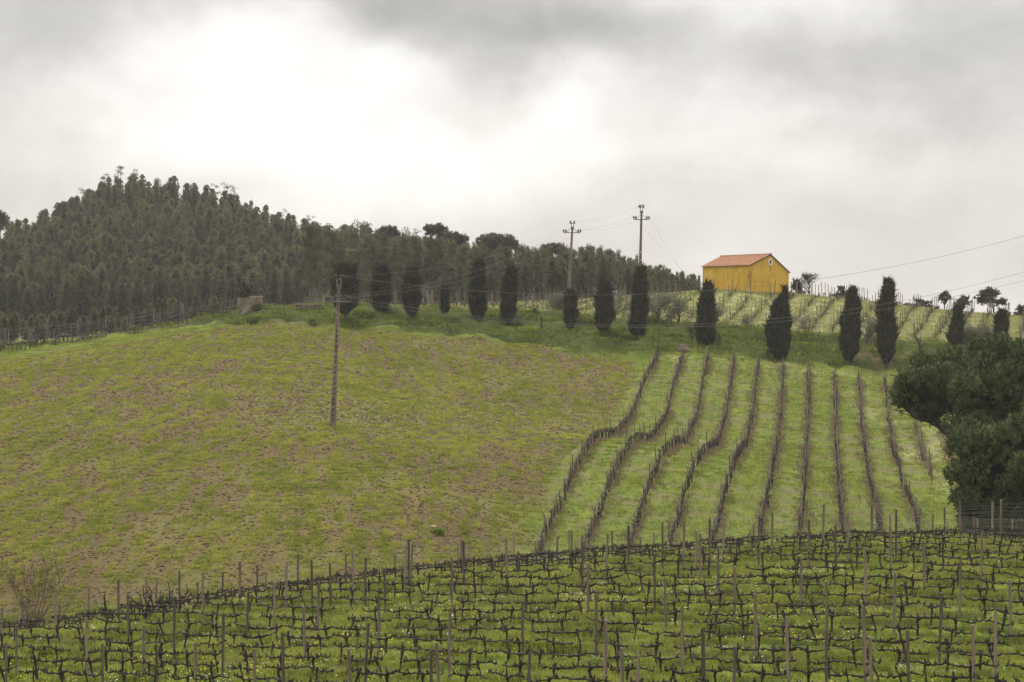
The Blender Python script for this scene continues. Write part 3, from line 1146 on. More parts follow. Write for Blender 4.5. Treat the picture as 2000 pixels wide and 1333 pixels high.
def pole(key, base, h, lean, w0, w1, label, arm_z, arm_w, rz, dead_end=False):
    root = empty("utility_pole", base, rz)
    mb = MB()
    n = 27
    # two chords tied by webs: the openings between the webs go right through
    for s in (-1, 1):
        for k in range(1):
            V, Fq = [], []
            for t, (z, w) in enumerate(((-0.6, w0), (h, w1))):
                cxl = lean * z / h
                cw = w * 0.30
                xo = s * (w / 2 - cw / 2)
                dpt = w * 0.72
                for dx, dy in ((-cw / 2, -dpt / 2), (cw / 2, -dpt / 2), (cw / 2, dpt / 2), (-cw / 2, dpt / 2)):
                    V.append([cxl + xo + dx, dy, z])
            mb.add(V, [[0, 1, 5, 4], [1, 2, 6, 5], [2, 3, 7, 6], [3, 0, 4, 7], [4, 5, 6, 7]], 0.5)
    for k in range(n):
        za, zb_ = h * k / n - (0.6 if k == 0 else 0), h * (k + 1) / n
        gap = 0.08 if (2 < k < n * 0.6 and k % 2) else 0.0
        if k == n - 1:
            gap = 0
        V = []
        for z in (za, zb_ - gap):
            w = w0 + (w1 - w0) * max(z, 0) / h
            for dx, dy in ((-1, -1), (1, -1), (1, 1), (-1, 1)):
                V.append([lean * z / h + dx * w * 0.205, dy * w * 0.30, z])
        mb.add(V, [[0, 1, 5, 4], [1, 2, 6, 5], [2, 3, 7, 6], [3, 0, 4, 7], [4, 5, 6, 7], [3, 2, 1, 0]], 0.5)
    mb.build("shaft", M['pole'], root)
    xa = lean * arm_z / h
    am = MB()
    am.box((xa, -w1 * 0.5, arm_z), (arm_w, 0.09, 0.10))
    am.build("crossarm", M['iron'], root)
    for s in (-1, 1):
        br = MB()
        br.tube([(xa + s * arm_w * 0.33, -w1 * 0.5, arm_z + 0.03), (xa + s * 0.06, -w1 * 0.5, arm_z + 0.55)], 0.025, 5)
        br.build("brace", M['iron'], root)
    tb = MB()
    xt = lean
    tb.box((xt - 0.14, -0.02, h + 0.02), (0.07, 0.12, 0.62)).box((xt + 0.14, -0.02, h + 0.02), (0.07, 0.12, 0.62)).box((xt, -0.02, h + 0.36), (0.56, 0.12, 0.07))
    tb.build("top_bracket", M['iron'], root)

    def insulator(x, y, z, horiz=0.0):
        mb = MB()
        prof = [(0.0, 0.05), (0.02, 0.13), (0.08, 0.135), (0.10, 0.06), (0.13, 0.06), (0.15, 0.115), (0.20, 0.115), (0.22, 0.05), (0.30, 0.05), (0.33, 0.0)]
        th = np.linspace(0, 2 * np.pi, 9)[:-1]
        V = []
        for a, r in prof:
            for t in th:
                V.append([r * math.cos(t), r * math.sin(t), a] if not horiz else [a * horiz, r * math.cos(t), r * math.sin(t)])
        V = np.array(V) + np.array([x, y, z])
        Fq = [[i * 8 + j, i * 8 + (j + 1) % 8, (i + 1) * 8 + (j + 1) % 8, (i + 1) * 8 + j] for i in range(len(prof) - 1) for j in range(8)]
        mb.add(V, Fq, 0.5)
        return mb.build("insulator", M['insul'], root, smooth=True)

    att = []
    for s in (-1, 1):
        for k in (0.50, 0.36):
            insulator(xa + s * arm_w * k, -w1 * 0.5, arm_z + 0.10)
            pin = MB()
            pin.tube([(xa + s * arm_w * k, -w1 * 0.5, arm_z - 0.02), (xa + s * arm_w * k, -w1 * 0.5, arm_z + 0.2)], 0.022, 5)
            pin.build("pin", M['iron'], root)
        att.append((xa + s * arm_w * 0.5, -w1 * 0.5, arm_z + 0.33))
    for s in (-1, 1):
        insulator(xt + s * 0.22, -0.02, h + 0.38)
    att.append((xt, -0.02, h + 0.62))
    tag(root, label, "utility pole", "utility poles crossing the hill")
    c_, s_ = math.cos(rz), math.sin(rz)
    ATT[key] = [np.array([base[0] + c_ * a[0] - s_ * a[1], base[1] + s_ * a[0] + c_ * a[1], base[2] + a[2]]) for a in att]   # left, right, top
    return root


bA = hit(650, 834, 120)
sA = bA[1] / F
hA = (834 - 556) * sA
pole('A', bA, hA, 12 * sA, 0.40, 0.19, "tall concrete pole with crossarm standing in the sown field", (834 - 590) * sA, 46 * sA, R(2))
bB = hit(1109, 606, 250)
bB = np.array([(1109 - CX) / F * 283, 283.0, ground_z((1109 - CX) / F * 283, 283.0)])
sB = 283 / F
hB = bB[2] * -1 + (CY - 443) / F * 283
pole('B', bB, hB, 9 * sB, 0.46, 0.22, "concrete pole with crossarm behind the vines, left of the highest pole", hB - 12 * sB, 33 * sB, R(-3))
xC = (1248 - CX) / F * 272
bC = np.array([xC, 272.0, ground_z(xC, 272.0)])
sC = 272 / F
hC = (CY - 412) / F * 272 - bC[2]
pole('C', bC, hC, 5 * sC, 0.46, 0.20, "highest concrete pole, its foot hidden by a narrow cypress", hC - 17 * sC, 30 * sC, R(4))


def cable(a, b, sag, label, r=0.0065):
    a, b = np.asarray(a), np.asarray(b)
    t = np.linspace(0, 1, 41)
    P_ = a[None] * (1 - t[:, None]) + b[None] * t[:, None]
    P_[:, 2] -= sag * 4 * t * (1 - t)
    mb = MB()
    mb.tube(P_, r, 4, cap=False)
    o = mb.build("overhead_cable", M['cable'])
    tag(o, label, "cable", "overhead power cables")


side = ["left", "right", "top"]
Z_ = lambda px, py, D: PX(px, py, D)
for k, (px, py, sg) in enumerate([(-160, 672, 0.9), (-160, 668, 0.9), (-160, 642, 1.2)]):
    cable(ATT['A'][k], Z_(px, py, 190), sg, "cable from the %s insulator of the field pole down to the left edge" % ["left", "right", "top"][k])
for k in range(3):
    cable(ATT['A'][k], ATT['B'][k], 1.5, "cable rising from the %s insulator of the field pole to the middle pole" % side[k])
    cable(ATT['B'][k], ATT['C'][k], 0.5, "cable between the %s insulators of the two ridge poles" % side[k])
cable(ATT['C'][1], Z_(1352, 560, 300), 0.3, "cable falling steeply right of the highest pole", 0.007)
cable(ATT['C'][0], Z_(1372, 566, 300), 0.3, "lower cable falling right of the highest pole behind the house", 0.007)
cable(ATT['A'][2], Z_(2080, 438, 172), 2.9, "uppermost cable crossing the sky at the right edge", 0.0095)
cable(ATT['A'][1], Z_(2080, 508, 176), 3.2, "middle cable crossing the sky above the right vineyard", 0.0095)
cable(ATT['A'][0], Z_(2080, 527, 180), 3.1, "lowest cable crossing the sky above the right vineyard", 0.0095)


def bird(loc):
    root = empty("perched_bird", loc)
    mb = MB()
    mb.tube([(-0.22, 0, 0.06), (-0.12, 0, 0.10), (0, 0, 0.14), (0.10, 0, 0.19), (0.15, 0, 0.24)], [0.03, 0.07, 0.10, 0.09, 0.05], 8)
    mb.tube([(0.13, 0, 0.22), (0.17, 0, 0.27), (0.21, 0, 0.28), (0.24, 0, 0.275)], [0.04, 0.058, 0.045, 0.01], 8)
    mb.build("body", M['insul'], root, smooth=True)
    b2 = MB()
    b2.tube([(0.23, 0, 0.278), (0.30, 0, 0.265)], [0.018, 0.003], 5)
    b2.build("beak", M['iron'], root)
    t_ = MB()
    t_.box((-0.30, 0, 0.04), (0.22, 0.07, 0.02))
    t_.build("tail", M['insul'], root)
    for s in (-1, 1):
        w_ = MB()
        w_.tube([(0.06, s * 0.07, 0.18), (-0.08, s * 0.10, 0.13), (-0.25, s * 0.05, 0.08)], [0.03, 0.05, 0.01], 6)
        w_.build("wing", M['insul'], root, smooth=True)
        l_ = MB()
        l_.tube([(0.0, s * 0.03, 0.08), (0.0, s * 0.03, -0.01)], 0.008, 4)
        l_.build("leg", M['iron'], root)
    tag(root, "dark bird perched on top of the highest pole", "bird")


bt = ATT['C'][2] + np.array([-0.1, 0, -0.22])
bird(bt)
# ------------------------------------------------------------------ vines
def wob(n, amp):
    return np.cumsum(rng.normal(0, amp, n))


def make_vine(kind):
    """returns meshes (trunk, left cordon, right cordon); local x runs along the row"""
    H = 0.57
    lean = rng.normal(0, 0.10)
    zz = np.array([-0.30, 0.08, 0.2, 0.33, 0.45, H])
    n = len(zz)
    tx = lean * zz / H + np.concatenate([[0, 0], wob(n - 2, 0.022)])
    ty = np.concatenate([[0, 0], wob(n - 2, 0.016)])
    rad = np.array([0.044, 0.033, 0.028, 0.027, 0.033, 0.043]) * (0.8 + 0.45 * rng.random()) * (1 + rng.normal(0, 0.1, n))
    T = MB()
    T.tube(np.stack([tx, ty, zz], 1), rad, 7)
    head = np.array([tx[-1], ty[-1], H - 0.02])
    # knobbly head
    for k in range(2):
        d = rng.normal(0, 0.04, 3)
        T.tube([head + d * 0.2, head + d + [0, 0, 0.07 + 0.08 * rng.random()]], [0.035, 0.016], 5)
    out = [T]
    for s in (-1, 1):
        B = MB()
        Ln = 0.54 + 0.17 * rng.random()
        if rng.random() < 0.06:
            Ln *= 0.4
        m = 8
        t = np.linspace(0, 1, m)
        up = rng.normal(0, 0.02) if rng.random() < 0.94 else 0.08 + 0.08 * rng.random()
        px_ = head[0] + s * Ln * t
        pz = head[2] + 0.045 * np.sin(t * 3.1) * rng.choice([-0.8, 1.0]) + up * t + np.concatenate([[0], rng.normal(0, 0.014, m - 1)])
        py_ = head[1] + np.concatenate([[0], wob(m - 1, 0.012)])
        rr = np.interp(t, [0, 0.3, 1], [0.034, 0.027, 0.018]) * np.clip(1 + rng.normal(0, 0.28, m), 0.5, 1.7)
        P_ = np.stack([px_, py_, pz], 1)
        B.tube(P_, rr, 6)
        for k in range(rng.integers(3, 7)):
            tt = 0.12 + 0.88 * rng.random()
            q = np.array([np.interp(tt, t, P_[:, j]) for j in range(3)])
            d = np.array([rng.normal(0, 0.06), rng.normal(0, 0.03), 0.03 + 0.11 * rng.random() ** 1.6])
            B.tube([q, q + d * 0.55 + rng.normal(0, 0.014, 3), q + d], [0.023, 0.018, 0.010], 5)
        if rng.random() < 0.3:      # an upturned end
            q = P_[-1]
            B.tube([q, q + [s * 0.05, 0, 0.05], q + [s * 0.04, 0, 0.14]], [0.017, 0.014, 0.008], 5)
        out.append(B)
    return out


VB = [make_vine(i) for i in range(24)]
VM = [[b.mesh(nm, M['vine'], True) for b, nm in zip(vb, ("vine_trunk", "vine_cordon", "vine_cordon"))] for vb in VB]
row_ang = math.atan2(FG_DIR[1], FG_DIR[0])

fg = []       # every foreground vine: row, position
NROWS = 29
for k in range(NROWS):
    c = FG_C0 + FG_SP * k
    s = -30.0 + rng.random()
    while s < 70:
        s += 1.20 + rng.normal(0, 0.11)
        p = FG_NRM * c + FG_DIR * (s - 45)
        x, y = p + rng.normal(0, 0.03, 2)
        if not (50 < y < 108) or not in_view(x, y, 1.04):
            continue
        if rng.random() < 0.035:
            continue
        fg.append([k, x, y])
fga = np.array([f[1:] for f in fg])
fgz = z_smooth(fga[:, 0], fga[:, 1])        # arms are tied to the wire, level with their row
fgs = (z_smooth(fga[:, 0] + FG_DIR[0], fga[:, 1] + FG_DIR[1]) - fgz)
scr_x = CX + F * fga[:, 0] / fga[:, 1]
scr_y = CY - F * (fgz + 0.5) / fga[:, 1]
frame_ok = (scr_x > 5) & (scr_x < 1995) & (scr_y < 1332)
cand = np.nonzero(frame_ok)[0]
cand = cand[np.argsort(fga[cand, 1])][:300]
indiv = set(cand.tolist())
rows_in_view = sorted({fg[i][0] for i in cand})
order = {}
for k in rows_in_view:
    m = [i for i in range(len(fg)) if fg[i][0] == k and frame_ok[i]]
    for j, i in enumerate(sorted(m, key=lambda i: scr_x[i])):
        order[i] = j + 1
rest = MB()
for i, (k, x, y) in enumerate(fg):
    v = int(rng.integers(len(VB)))
    flip = rng.random() < 0.5
    sc = 0.92 + 0.2 * rng.random()
    rz = row_ang + (math.pi if flip else 0) + rng.normal(0, 0.05)
    loc = (x, y, fgz[i])
    if i in indiv:
        root = empty("grapevine", loc, rz, (sc, sc, 1.0))
        root.rotation_euler = (0, -math.atan(fgs[i]) * (-1 if flip else 1), rz)
        for nm, me in zip(("trunk", "cordon", "cordon"), VM[v]):
            link(nm, me, root)
        tag(root, "gnarled black pruned vine, %s from left in the %s vine row up the left edge" % (nth(order[i]), nth(rows_in_view.index(k) + 1)), "vine",
            "pruned vines in the near vineyard")
    else:
        c_, s_ = math.cos(rz) * sc, math.sin(rz) * sc
        Rm = np.array([[c_, -s_, 0], [s_, c_, 0], [fgs[i] * (-1 if flip else 1), 0, 1.0]])
        for b in VB[v]:
            off = 0
            for Vv in b.v:
                pass
            Vall = np.concatenate(b.v) @ Rm.T + np.array(loc)
            f3 = np.concatenate(b.f[3]) if b.f[3] else None
            f4 = np.concatenate(b.f[4])
            base = rest.n
            rest.v.append(Vall)
            rest.t.append(np.full(len(Vall), 0.5))
            rest.nr.append(np.zeros((len(Vall), 3)))
            rest.f[4].append(f4 + base)
            if f3 is not None:
                rest.f[3].append(f3 + base)
            rest.n += len(Vall)
o = rest.build("distant_grapevines", M['vine'], None, True)
tag(o, "mass of black pruned vines along the far crest of the near vineyard", "vines", kind="stuff")

# ------------------------------------------------------------------ posts of the near vineyard, found from their tops in the photograph
TOPS = """2 1189;32 1220;42 1175;54 1164;109 1159;113 1180;174 1148;170 1207;232 1133;251 1161;287 1132;304 1134;351 1117;387 1138;333 1154;340 1176;200 1275;281 1222
382 1256;397 1119;12 1299;307 1318;435 1117;435 1198;468 1097;503 1104;517 1117;481 1156;537 1137;558 1098;582 1083;610 1095;645 1100;675 1080;691 1071;713 1090;752 1110
774 1084;791 1065;798 1053;596 1185;619 1137;555 1236;498 1297;740 1164;713 1218;682 1277;801 1063;882 1089;877 1194;858 1256;842 1312;894 1067;899 1053;906 1056;991 1053
1005 1040;1012 1076;1020 1173;1031 1292;1088 1049;1113 1036;1118 1038;1137 1061;1148 1100;1164 1155;1183 1211;1182 1044;1196 1038
1227 1027;1250 1050;1277 1041;1279 1082;1294 1020;1334 1019;1360 1036;1368 1042;1387 1014;1412 1010;1404 1067;1434 1107;1450 1045;1472 1025;1482 1010;1509 1002;1517 1050
1580 1015;1565 1090;1477 1160;1541 1206;1332 1185;1300 1130;1375 1237;1434 1290;1216 1266;1242 1322
1607 985;1633 1027;1692 1070;1650 1006;1656 1002;1702 987;1740 1006;1741 1027;1750 996;1806 1059;1822 1006;1846 992;1851 1019;1876 978;1909 1013;1938 981;1956 977;1917 1040
1874 1094;1747 1120;1615 1136;1835 1159;1975 1133;1944 1195;1776 1231;1901 1283;1690 1184;1703 1320;1615 1230;1976 1016;1901 1010"""
posts = []
for tok in TOPS.replace("\n", ";").split(";"):
    px, py = [float(a) for a in tok.split()]
    D = np.arange(54, 112, 0.1)
    X = (px - CX) / F * D
    H = (CY - py) / F * D - ground_z(X, D)         # height a post would need at each distance
    kk = (FG_NRM[0] * X + FG_NRM[1] * D - FG_C0) / FG_SP
    best = None
    for k in range(NROWS + 2):
        j = int(np.argmin(np.abs(kk - k)))
        if abs(kk[j] - k) > 0.08:
            continue
        e = abs(H[j] - 1.74)
        if best is None or e < best[0]:
            best = (e, k, X[j], D[j], H[j])
    e, k, x, y, h = best
    posts.append((k, x, y, float(np.clip(h, 1.4, 2.15)), px))
PM = []
for v in range(5):
    mb = MB()
    w = 0.068 + 0.012 * v / 4
    n = 6
    zs = np.linspace(-0.35, 1.0, n)
    P_ = np.stack([wob(n, 0.002), wob(n, 0.002), zs], 1)
    V, Fq = [], []
    tw = rng.normal(0, 0.1)
    for i in range(n):
        for a in range(8):
            th = a * math.pi / 4 + math.pi / 8 + tw
            r = w * 0.56 * (1 + rng.normal(0, 0.05))
            V.append([P_[i, 0] + r * math.cos(th), P_[i, 1] + r * math.sin(th), zs[i] + (rng.normal(0, 0.008) if i == n - 1 else 0)])
    for i in range(n - 1):
        for a in range(8):
            Fq.append([i * 8 + a, i * 8 + (a + 1) % 8, i * 8 + 8 + (a + 1) % 8, i * 8 + 8 + a])
    mb.add(V, Fq, 0.5)
    mb.add(np.vstack([V[-8:], [[P_[-1, 0], P_[-1, 1], 1.004]]]), [[q, (q + 1) % 8, 8] for q in range(8)], 0.5)
    PM.append(mb.mesh("post", M['post']))
byrow = {}
for p in posts:
    byrow.setdefault(p[0], []).append(p)
prow = sorted(byrow)
row_paths = {}
for k in prow:
    lst = sorted(byrow[k], key=lambda p: p[4])
    for j, (k_, x, y, h, px) in enumerate(lst):
        o = link("trellis_post", PM[int(rng.integers(5))], None, (x, y, ground_z(x, y)), rng.random() * 0.4)
        o.scale = (1, 1, h)
        o.rotation_euler = (rng.normal(0, 0.018), rng.normal(0, 0.022), rng.random() * 6)
        if len(lst) == 1:
            lab = "only weathered wooden post seen in the %s near vine row up the left edge" % nth(prow.index(k) + 1)
        else:
            lab = "weathered wooden post, %s from left in the %s near vine row up the left edge" % (nth(j + 1), nth(prow.index(k) + 1))
        tag(o, lab, "post", "wooden posts of the near vineyard")
for k in range(NROWS + 1):
    c = FG_C0 + FG_SP * k
    s = np.arange(-30, 75, 2.0)
    P2 = FG_NRM[None] * c + FG_DIR[None] * (s - 45)[:, None]
    ok = (P2[:, 1] > 50) & (P2[:, 1] < 110) & in_view(P2[:, 0], P2[:, 1], 1.15)
    if ok.sum() < 2:
        continue
    P2 = P2[ok]
    gz = z_smooth(P2[:, 0], P2[:, 1])
    root = empty("trellis_wires", (0, 0, 0))
    for h in ((0.56, 1.0, 1.45) if k < 20 else (0.56, 0.95, 1.25, 1.55)):
        mb = MB()
        P3 = np.stack([P2[:, 0], P2[:, 1], gz + h], 1)
        mb.tube(P3, 0.0017, 3, cap=False)
        mb.build("wire", M['wire'], root)
    tag(root, "thin steel wires strung along the %s near vine row from the bottom left" % nth(k + 1), "wires", "trellis wires of the near vineyard")

# ------------------------------------------------------------------ vine rows climbing the slope
def far_vine(mb, p, d, h=0.62, canes=True):
    """one small vine: trunk, two arms, short canes"""
    H = h * (0.9 + 0.2 * rng.random())
    q = p + np.array([rng.normal(0, 0.05), rng.normal(0, 0.05), 0])
    top = q + np.array([rng.normal(0, 0.05), rng.normal(0, 0.05), H])
    mb.tube([q - [0, 0, 0.1], (q + top) / 2 + rng.normal(0, 0.03, 3), top], [0.05, 0.04, 0.045], 4)
    for s in (-1, 1):
        e = top + d * s * (0.55 + 0.15 * rng.random()) + [rng.normal(0, 0.05), rng.normal(0, 0.04), rng.normal(0, 0.05)]
        m = (top + e) / 2 + rng.normal(0, 0.035, 3)
        mb.tube([top, m, e], [0.055, 0.046, 0.034], 4)
        if canes:
            for k in range(4):
                t = rng.random()
                b = top + (e - top) * t
                mb.tube([b, b + [rng.normal(0, 0.13), rng.normal(0, 0.13), 0.07 + 0.2 * rng.random()]], [0.016, 0.006], 3, cap=False)


def slope_row(pts, label, name="vine_row", group=None, post_every=4, ph=1.45, vines=True, cat="vine row", h=0.62, skip=0.0, wires=(0.6, 1.0, 1.35), mat='vine_far'):
    o0 = pts[0]
    root = empty(name, o0)
    mb = MB()
    n = len(pts)
    dirs = np.gradient(pts, axis=0)
    dirs /= np.linalg.norm(dirs, axis=1)[:, None] + 1e-9
    if vines:
        for i in range(n):
            if rng.random() < skip:
                continue
            far_vine(mb, pts[i] - o0, dirs[i], h)
        vo = mb.build("vines", M[mat], root)
        vo["kind"] = "stuff"
    for i in range(0, n, post_every):
        p = pts[i] - o0
        ps = link("post", PM[i % 5], root, tuple(p + [rng.normal(0, 0.04), rng.normal(0, 0.04), 0]))
        ps.scale = (0.95, 0.95, ph * (0.92 + 0.16 * rng.random()))
        ps.rotation_euler = (rng.normal(0, 0.035), rng.normal(0, 0.035), 0)
    for h_ in wires:
        wb = MB()
        q = pts - o0
        wb.tube(q[::3] + [0, 0, h_], 0.004, 3, cap=False)
        wb.build("wire", M['wire'], root)
    tag(root, label, cat, group)
    return root


for i, r in enumerate(HILL_ROWS):
    if i == 0:
        lab = "leftmost trellised vine row climbing the slope beside the sown field"
    elif i == 9:
        lab = "last long vine row on the slope, just left of the big pines"
    else:
        lab = "%s trellised vine row from the left climbing the green slope" % nth(i + 1)
    slope_row(r, lab, group="vine rows climbing the slope", post_every=5)
for i, r in enumerate(SHORT_ROWS):
    slope_row(r, ["short post row emerging below the left pine crown", "short post row half hidden by the right pine"][i], group="short rows by the pines", post_every=2, h=0.35, skip=0.5)

# row along the left skyline of the field
lp = [hit(px, py, 205) for px, py in [(-60, 700), (0, 691), (60, 682), (120, 671), (200, 657), (280, 646), (360, 635), (430, 623), (466, 613)]]
lp = np.array(lp)
t = np.concatenate([[0], np.cumsum(np.linalg.norm(np.diff(lp[:, :2], axis=0), axis=1))])
ts = np.arange(0, t[-1], 0.8)
for j, (dy, lab) in enumerate(((0.0, "front vine row along the left skyline of the field"), (2.3, "second vine row behind the left skyline of the field"), (4.6, "rear vine row behind the left skyline of the field"))):
    xs, ys = np.interp(ts, t, lp[:, 0]) - 0.3 * dy, np.interp(ts, t, lp[:, 1]) + dy
    slope_row(np.stack([xs, ys, ground_z(xs, ys)], 1), lab, group="vine rows on the left skyline", post_every=6, ph=2.1, h=0.75, wires=(0.75, 1.2, 1.6, 1.95))

# ------------------------------------------------------------------ upper vineyard round the house
rows_up = []
s_lo = 190
for k in range(0, 60):
    c = k * UP_SP - 30
    u = np.arange(180, 420, 1.35)
    P2 = UP_NRM[None] * c + UP_DIR[None] * u[:, None]
    x, y = P2[:, 0], P2[:, 1]
    ok = (y > bank_hi(x) + 1.0) & (y < np.where(x > 25, 306, 300)) & in_view(x, y, 1.03) & (x > -17)
    # keep clear of the house
    lx, ly = x - 28.1, y - 283.0
    a1 = lx * 0.784 + ly * 0.620
    a2 = -lx * 0.620 + ly * 0.784
    ok &= ~((a1 > -1.2) & (a1 < 7.3) & (a2 > -1.2) & (a2 < 9.8))
    ok &= ~((x < 33) & (x > 20) & (y > 284))
    idx = np.nonzero(ok)[0]
    if len(idx) < 4:
        continue
    for run in np.split(idx, np.nonzero(np.diff(idx) > 1)[0] + 1):
        if len(run) >= 4:
            rows_up.append(np.stack([x[run], y[run]], 1))
rows_up.sort(key=lambda r: -r[0, 0] * UP_NRM[0] - r[0, 1] * UP_NRM[1])
rows_up = rows_up[::-1]
for i, r in enumerate(rows_up):
    pts = np.stack([r[:, 0], r[:, 1], ground_z(r[:, 0], r[:, 1])], 1)
    slope_row(pts, "young vine row in the flowering upper vineyard, %s of those rows from the left" % nth(i + 1), group="young rows in the upper vineyard", post_every=3, ph=1.7, h=0.36, skip=0.45, wires=(0.5, 1.2))
# ------------------------------------------------------------------ trees
def rand_dirs(n):
    d = rng.normal(size=(n, 3))
    return d / np.linalg.norm(d, axis=1)[:, None]


def cypress(px, top, bot, prof, label, lean_trunk=None):
    """prof: (photo y, left x, right x) outline of this tree"""
    q = hit(px, bot, 222)
    s = q[1] / F
    H = (bot - top) * s
    yy = np.array([p[0] for p in prof], float)
    zc = (bot - yy) * s
    cx = (np.array([(p[1] + p[2]) / 2 for p in prof]) - px) * s
    hw = np.array([(p[2] - p[1]) / 2 for p in prof]) * s
    o = np.argsort(zc)
    zc, cx, hw = zc[o], cx[o], hw[o]
    root = empty("cypress_tree", q)
    T = MB()
    T.tube([(0, 0, -0.3), (cx[0] * 0.6, 0, zc[0] + 0.2), (cx[len(cx) // 2], 0, H * 0.6)], [0.17, 0.13, 0.05], 7)
    T.build("trunk", M['bark'], root)
    # lumpy outline
    lob = rng.random((7, 4))

    def rad(z, th):
        r = np.interp(z, zc, hw)
        w = 0
        for a in lob:
            w = w + 0.075 * np.sin(th * (1 + int(a[0] * 4)) + a[1] * 6 + z * (1.0 + 3.5 * a[2]))
        return r * (0.95 + w)

    C = MB()
    # dark inner core, added to block light through the crown
    nz, na = 26, 14
    zz = np.linspace(zc[0] + 0.05, zc[-1] - 0.12, nz)
    th = np.linspace(0, 2 * np.pi, na, endpoint=False)
    V = []
    for z in zz:
        r = rad(z, th) * 0.78
        V.append(np.stack([np.interp(z, zc, cx) + r * np.cos(th), r * np.sin(th), np.full(na, z)], 1))
    V = np.concatenate(V)
    i = np.arange(nz - 1)[:, None] * na
    j = np.arange(na)[None, :]
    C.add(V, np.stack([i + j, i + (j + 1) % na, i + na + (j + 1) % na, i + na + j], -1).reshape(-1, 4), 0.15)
    area = 2 * np.pi * hw.mean() * H
    n = int(min(7500, 330 * area))
    z = rng.random(n) * (zc[-1] - zc[0]) + zc[0]
    keep = rng.random(n) < np.interp(z, zc, hw) / hw.max() + 0.2
    z = z[keep]
    n = len(z)
    tt = rng.random(n) * 2 * np.pi
    rr = rad(z, tt) * (0.70 + 0.26 * rng.random(n) ** 0.6)
    c = np.stack([np.interp(z, zc, cx) + rr * np.cos(tt), rr * np.sin(tt), z - 0.12], 1)
    d = np.stack([np.cos(tt) * 0.38, np.sin(tt) * 0.38, np.ones(n)], 1) + rng.normal(0, 0.2, (n, 3))
    # sprays come in clumps that share a tone
    cl = vnoise(tt * 1.6 + 10, z * 1.5, 0.55, 3) * 0.75 + rng.random(n) * 0.25
    nv = np.stack([np.cos(tt), np.sin(tt), np.full(n, 0.35)], 1) + 0.5 * np.stack([np.cos(z * 9 + tt * 5), np.sin(z * 7 + tt * 6), np.sin(z * 8)], 1)
    C.leaves(c, d, 0.24 + 0.34 * rng.random(n) ** 2, 0.06 + 0.06 * rng.random(n), cl, nv)
    # loose sprays that break the outline
    m_ = n // 7
    C.leaves(c[:m_] * [1.03, 1.03, 1] , d[:m_] * [1.6, 1.6, 1], 0.45 + 0.5 * rng.random(m_), 0.07, cl[:m_], nv[:m_])
    C.build("crown", M['cypress'], root)
    tag(root, label, "cypress", "cypresses along the bank")
    return root


def P_even(px, top, bot, ws):
    n = len(ws)
    return [(top + (bot - top) * t, px - w + dx, px + w + dx) for t, w, dx in ws]


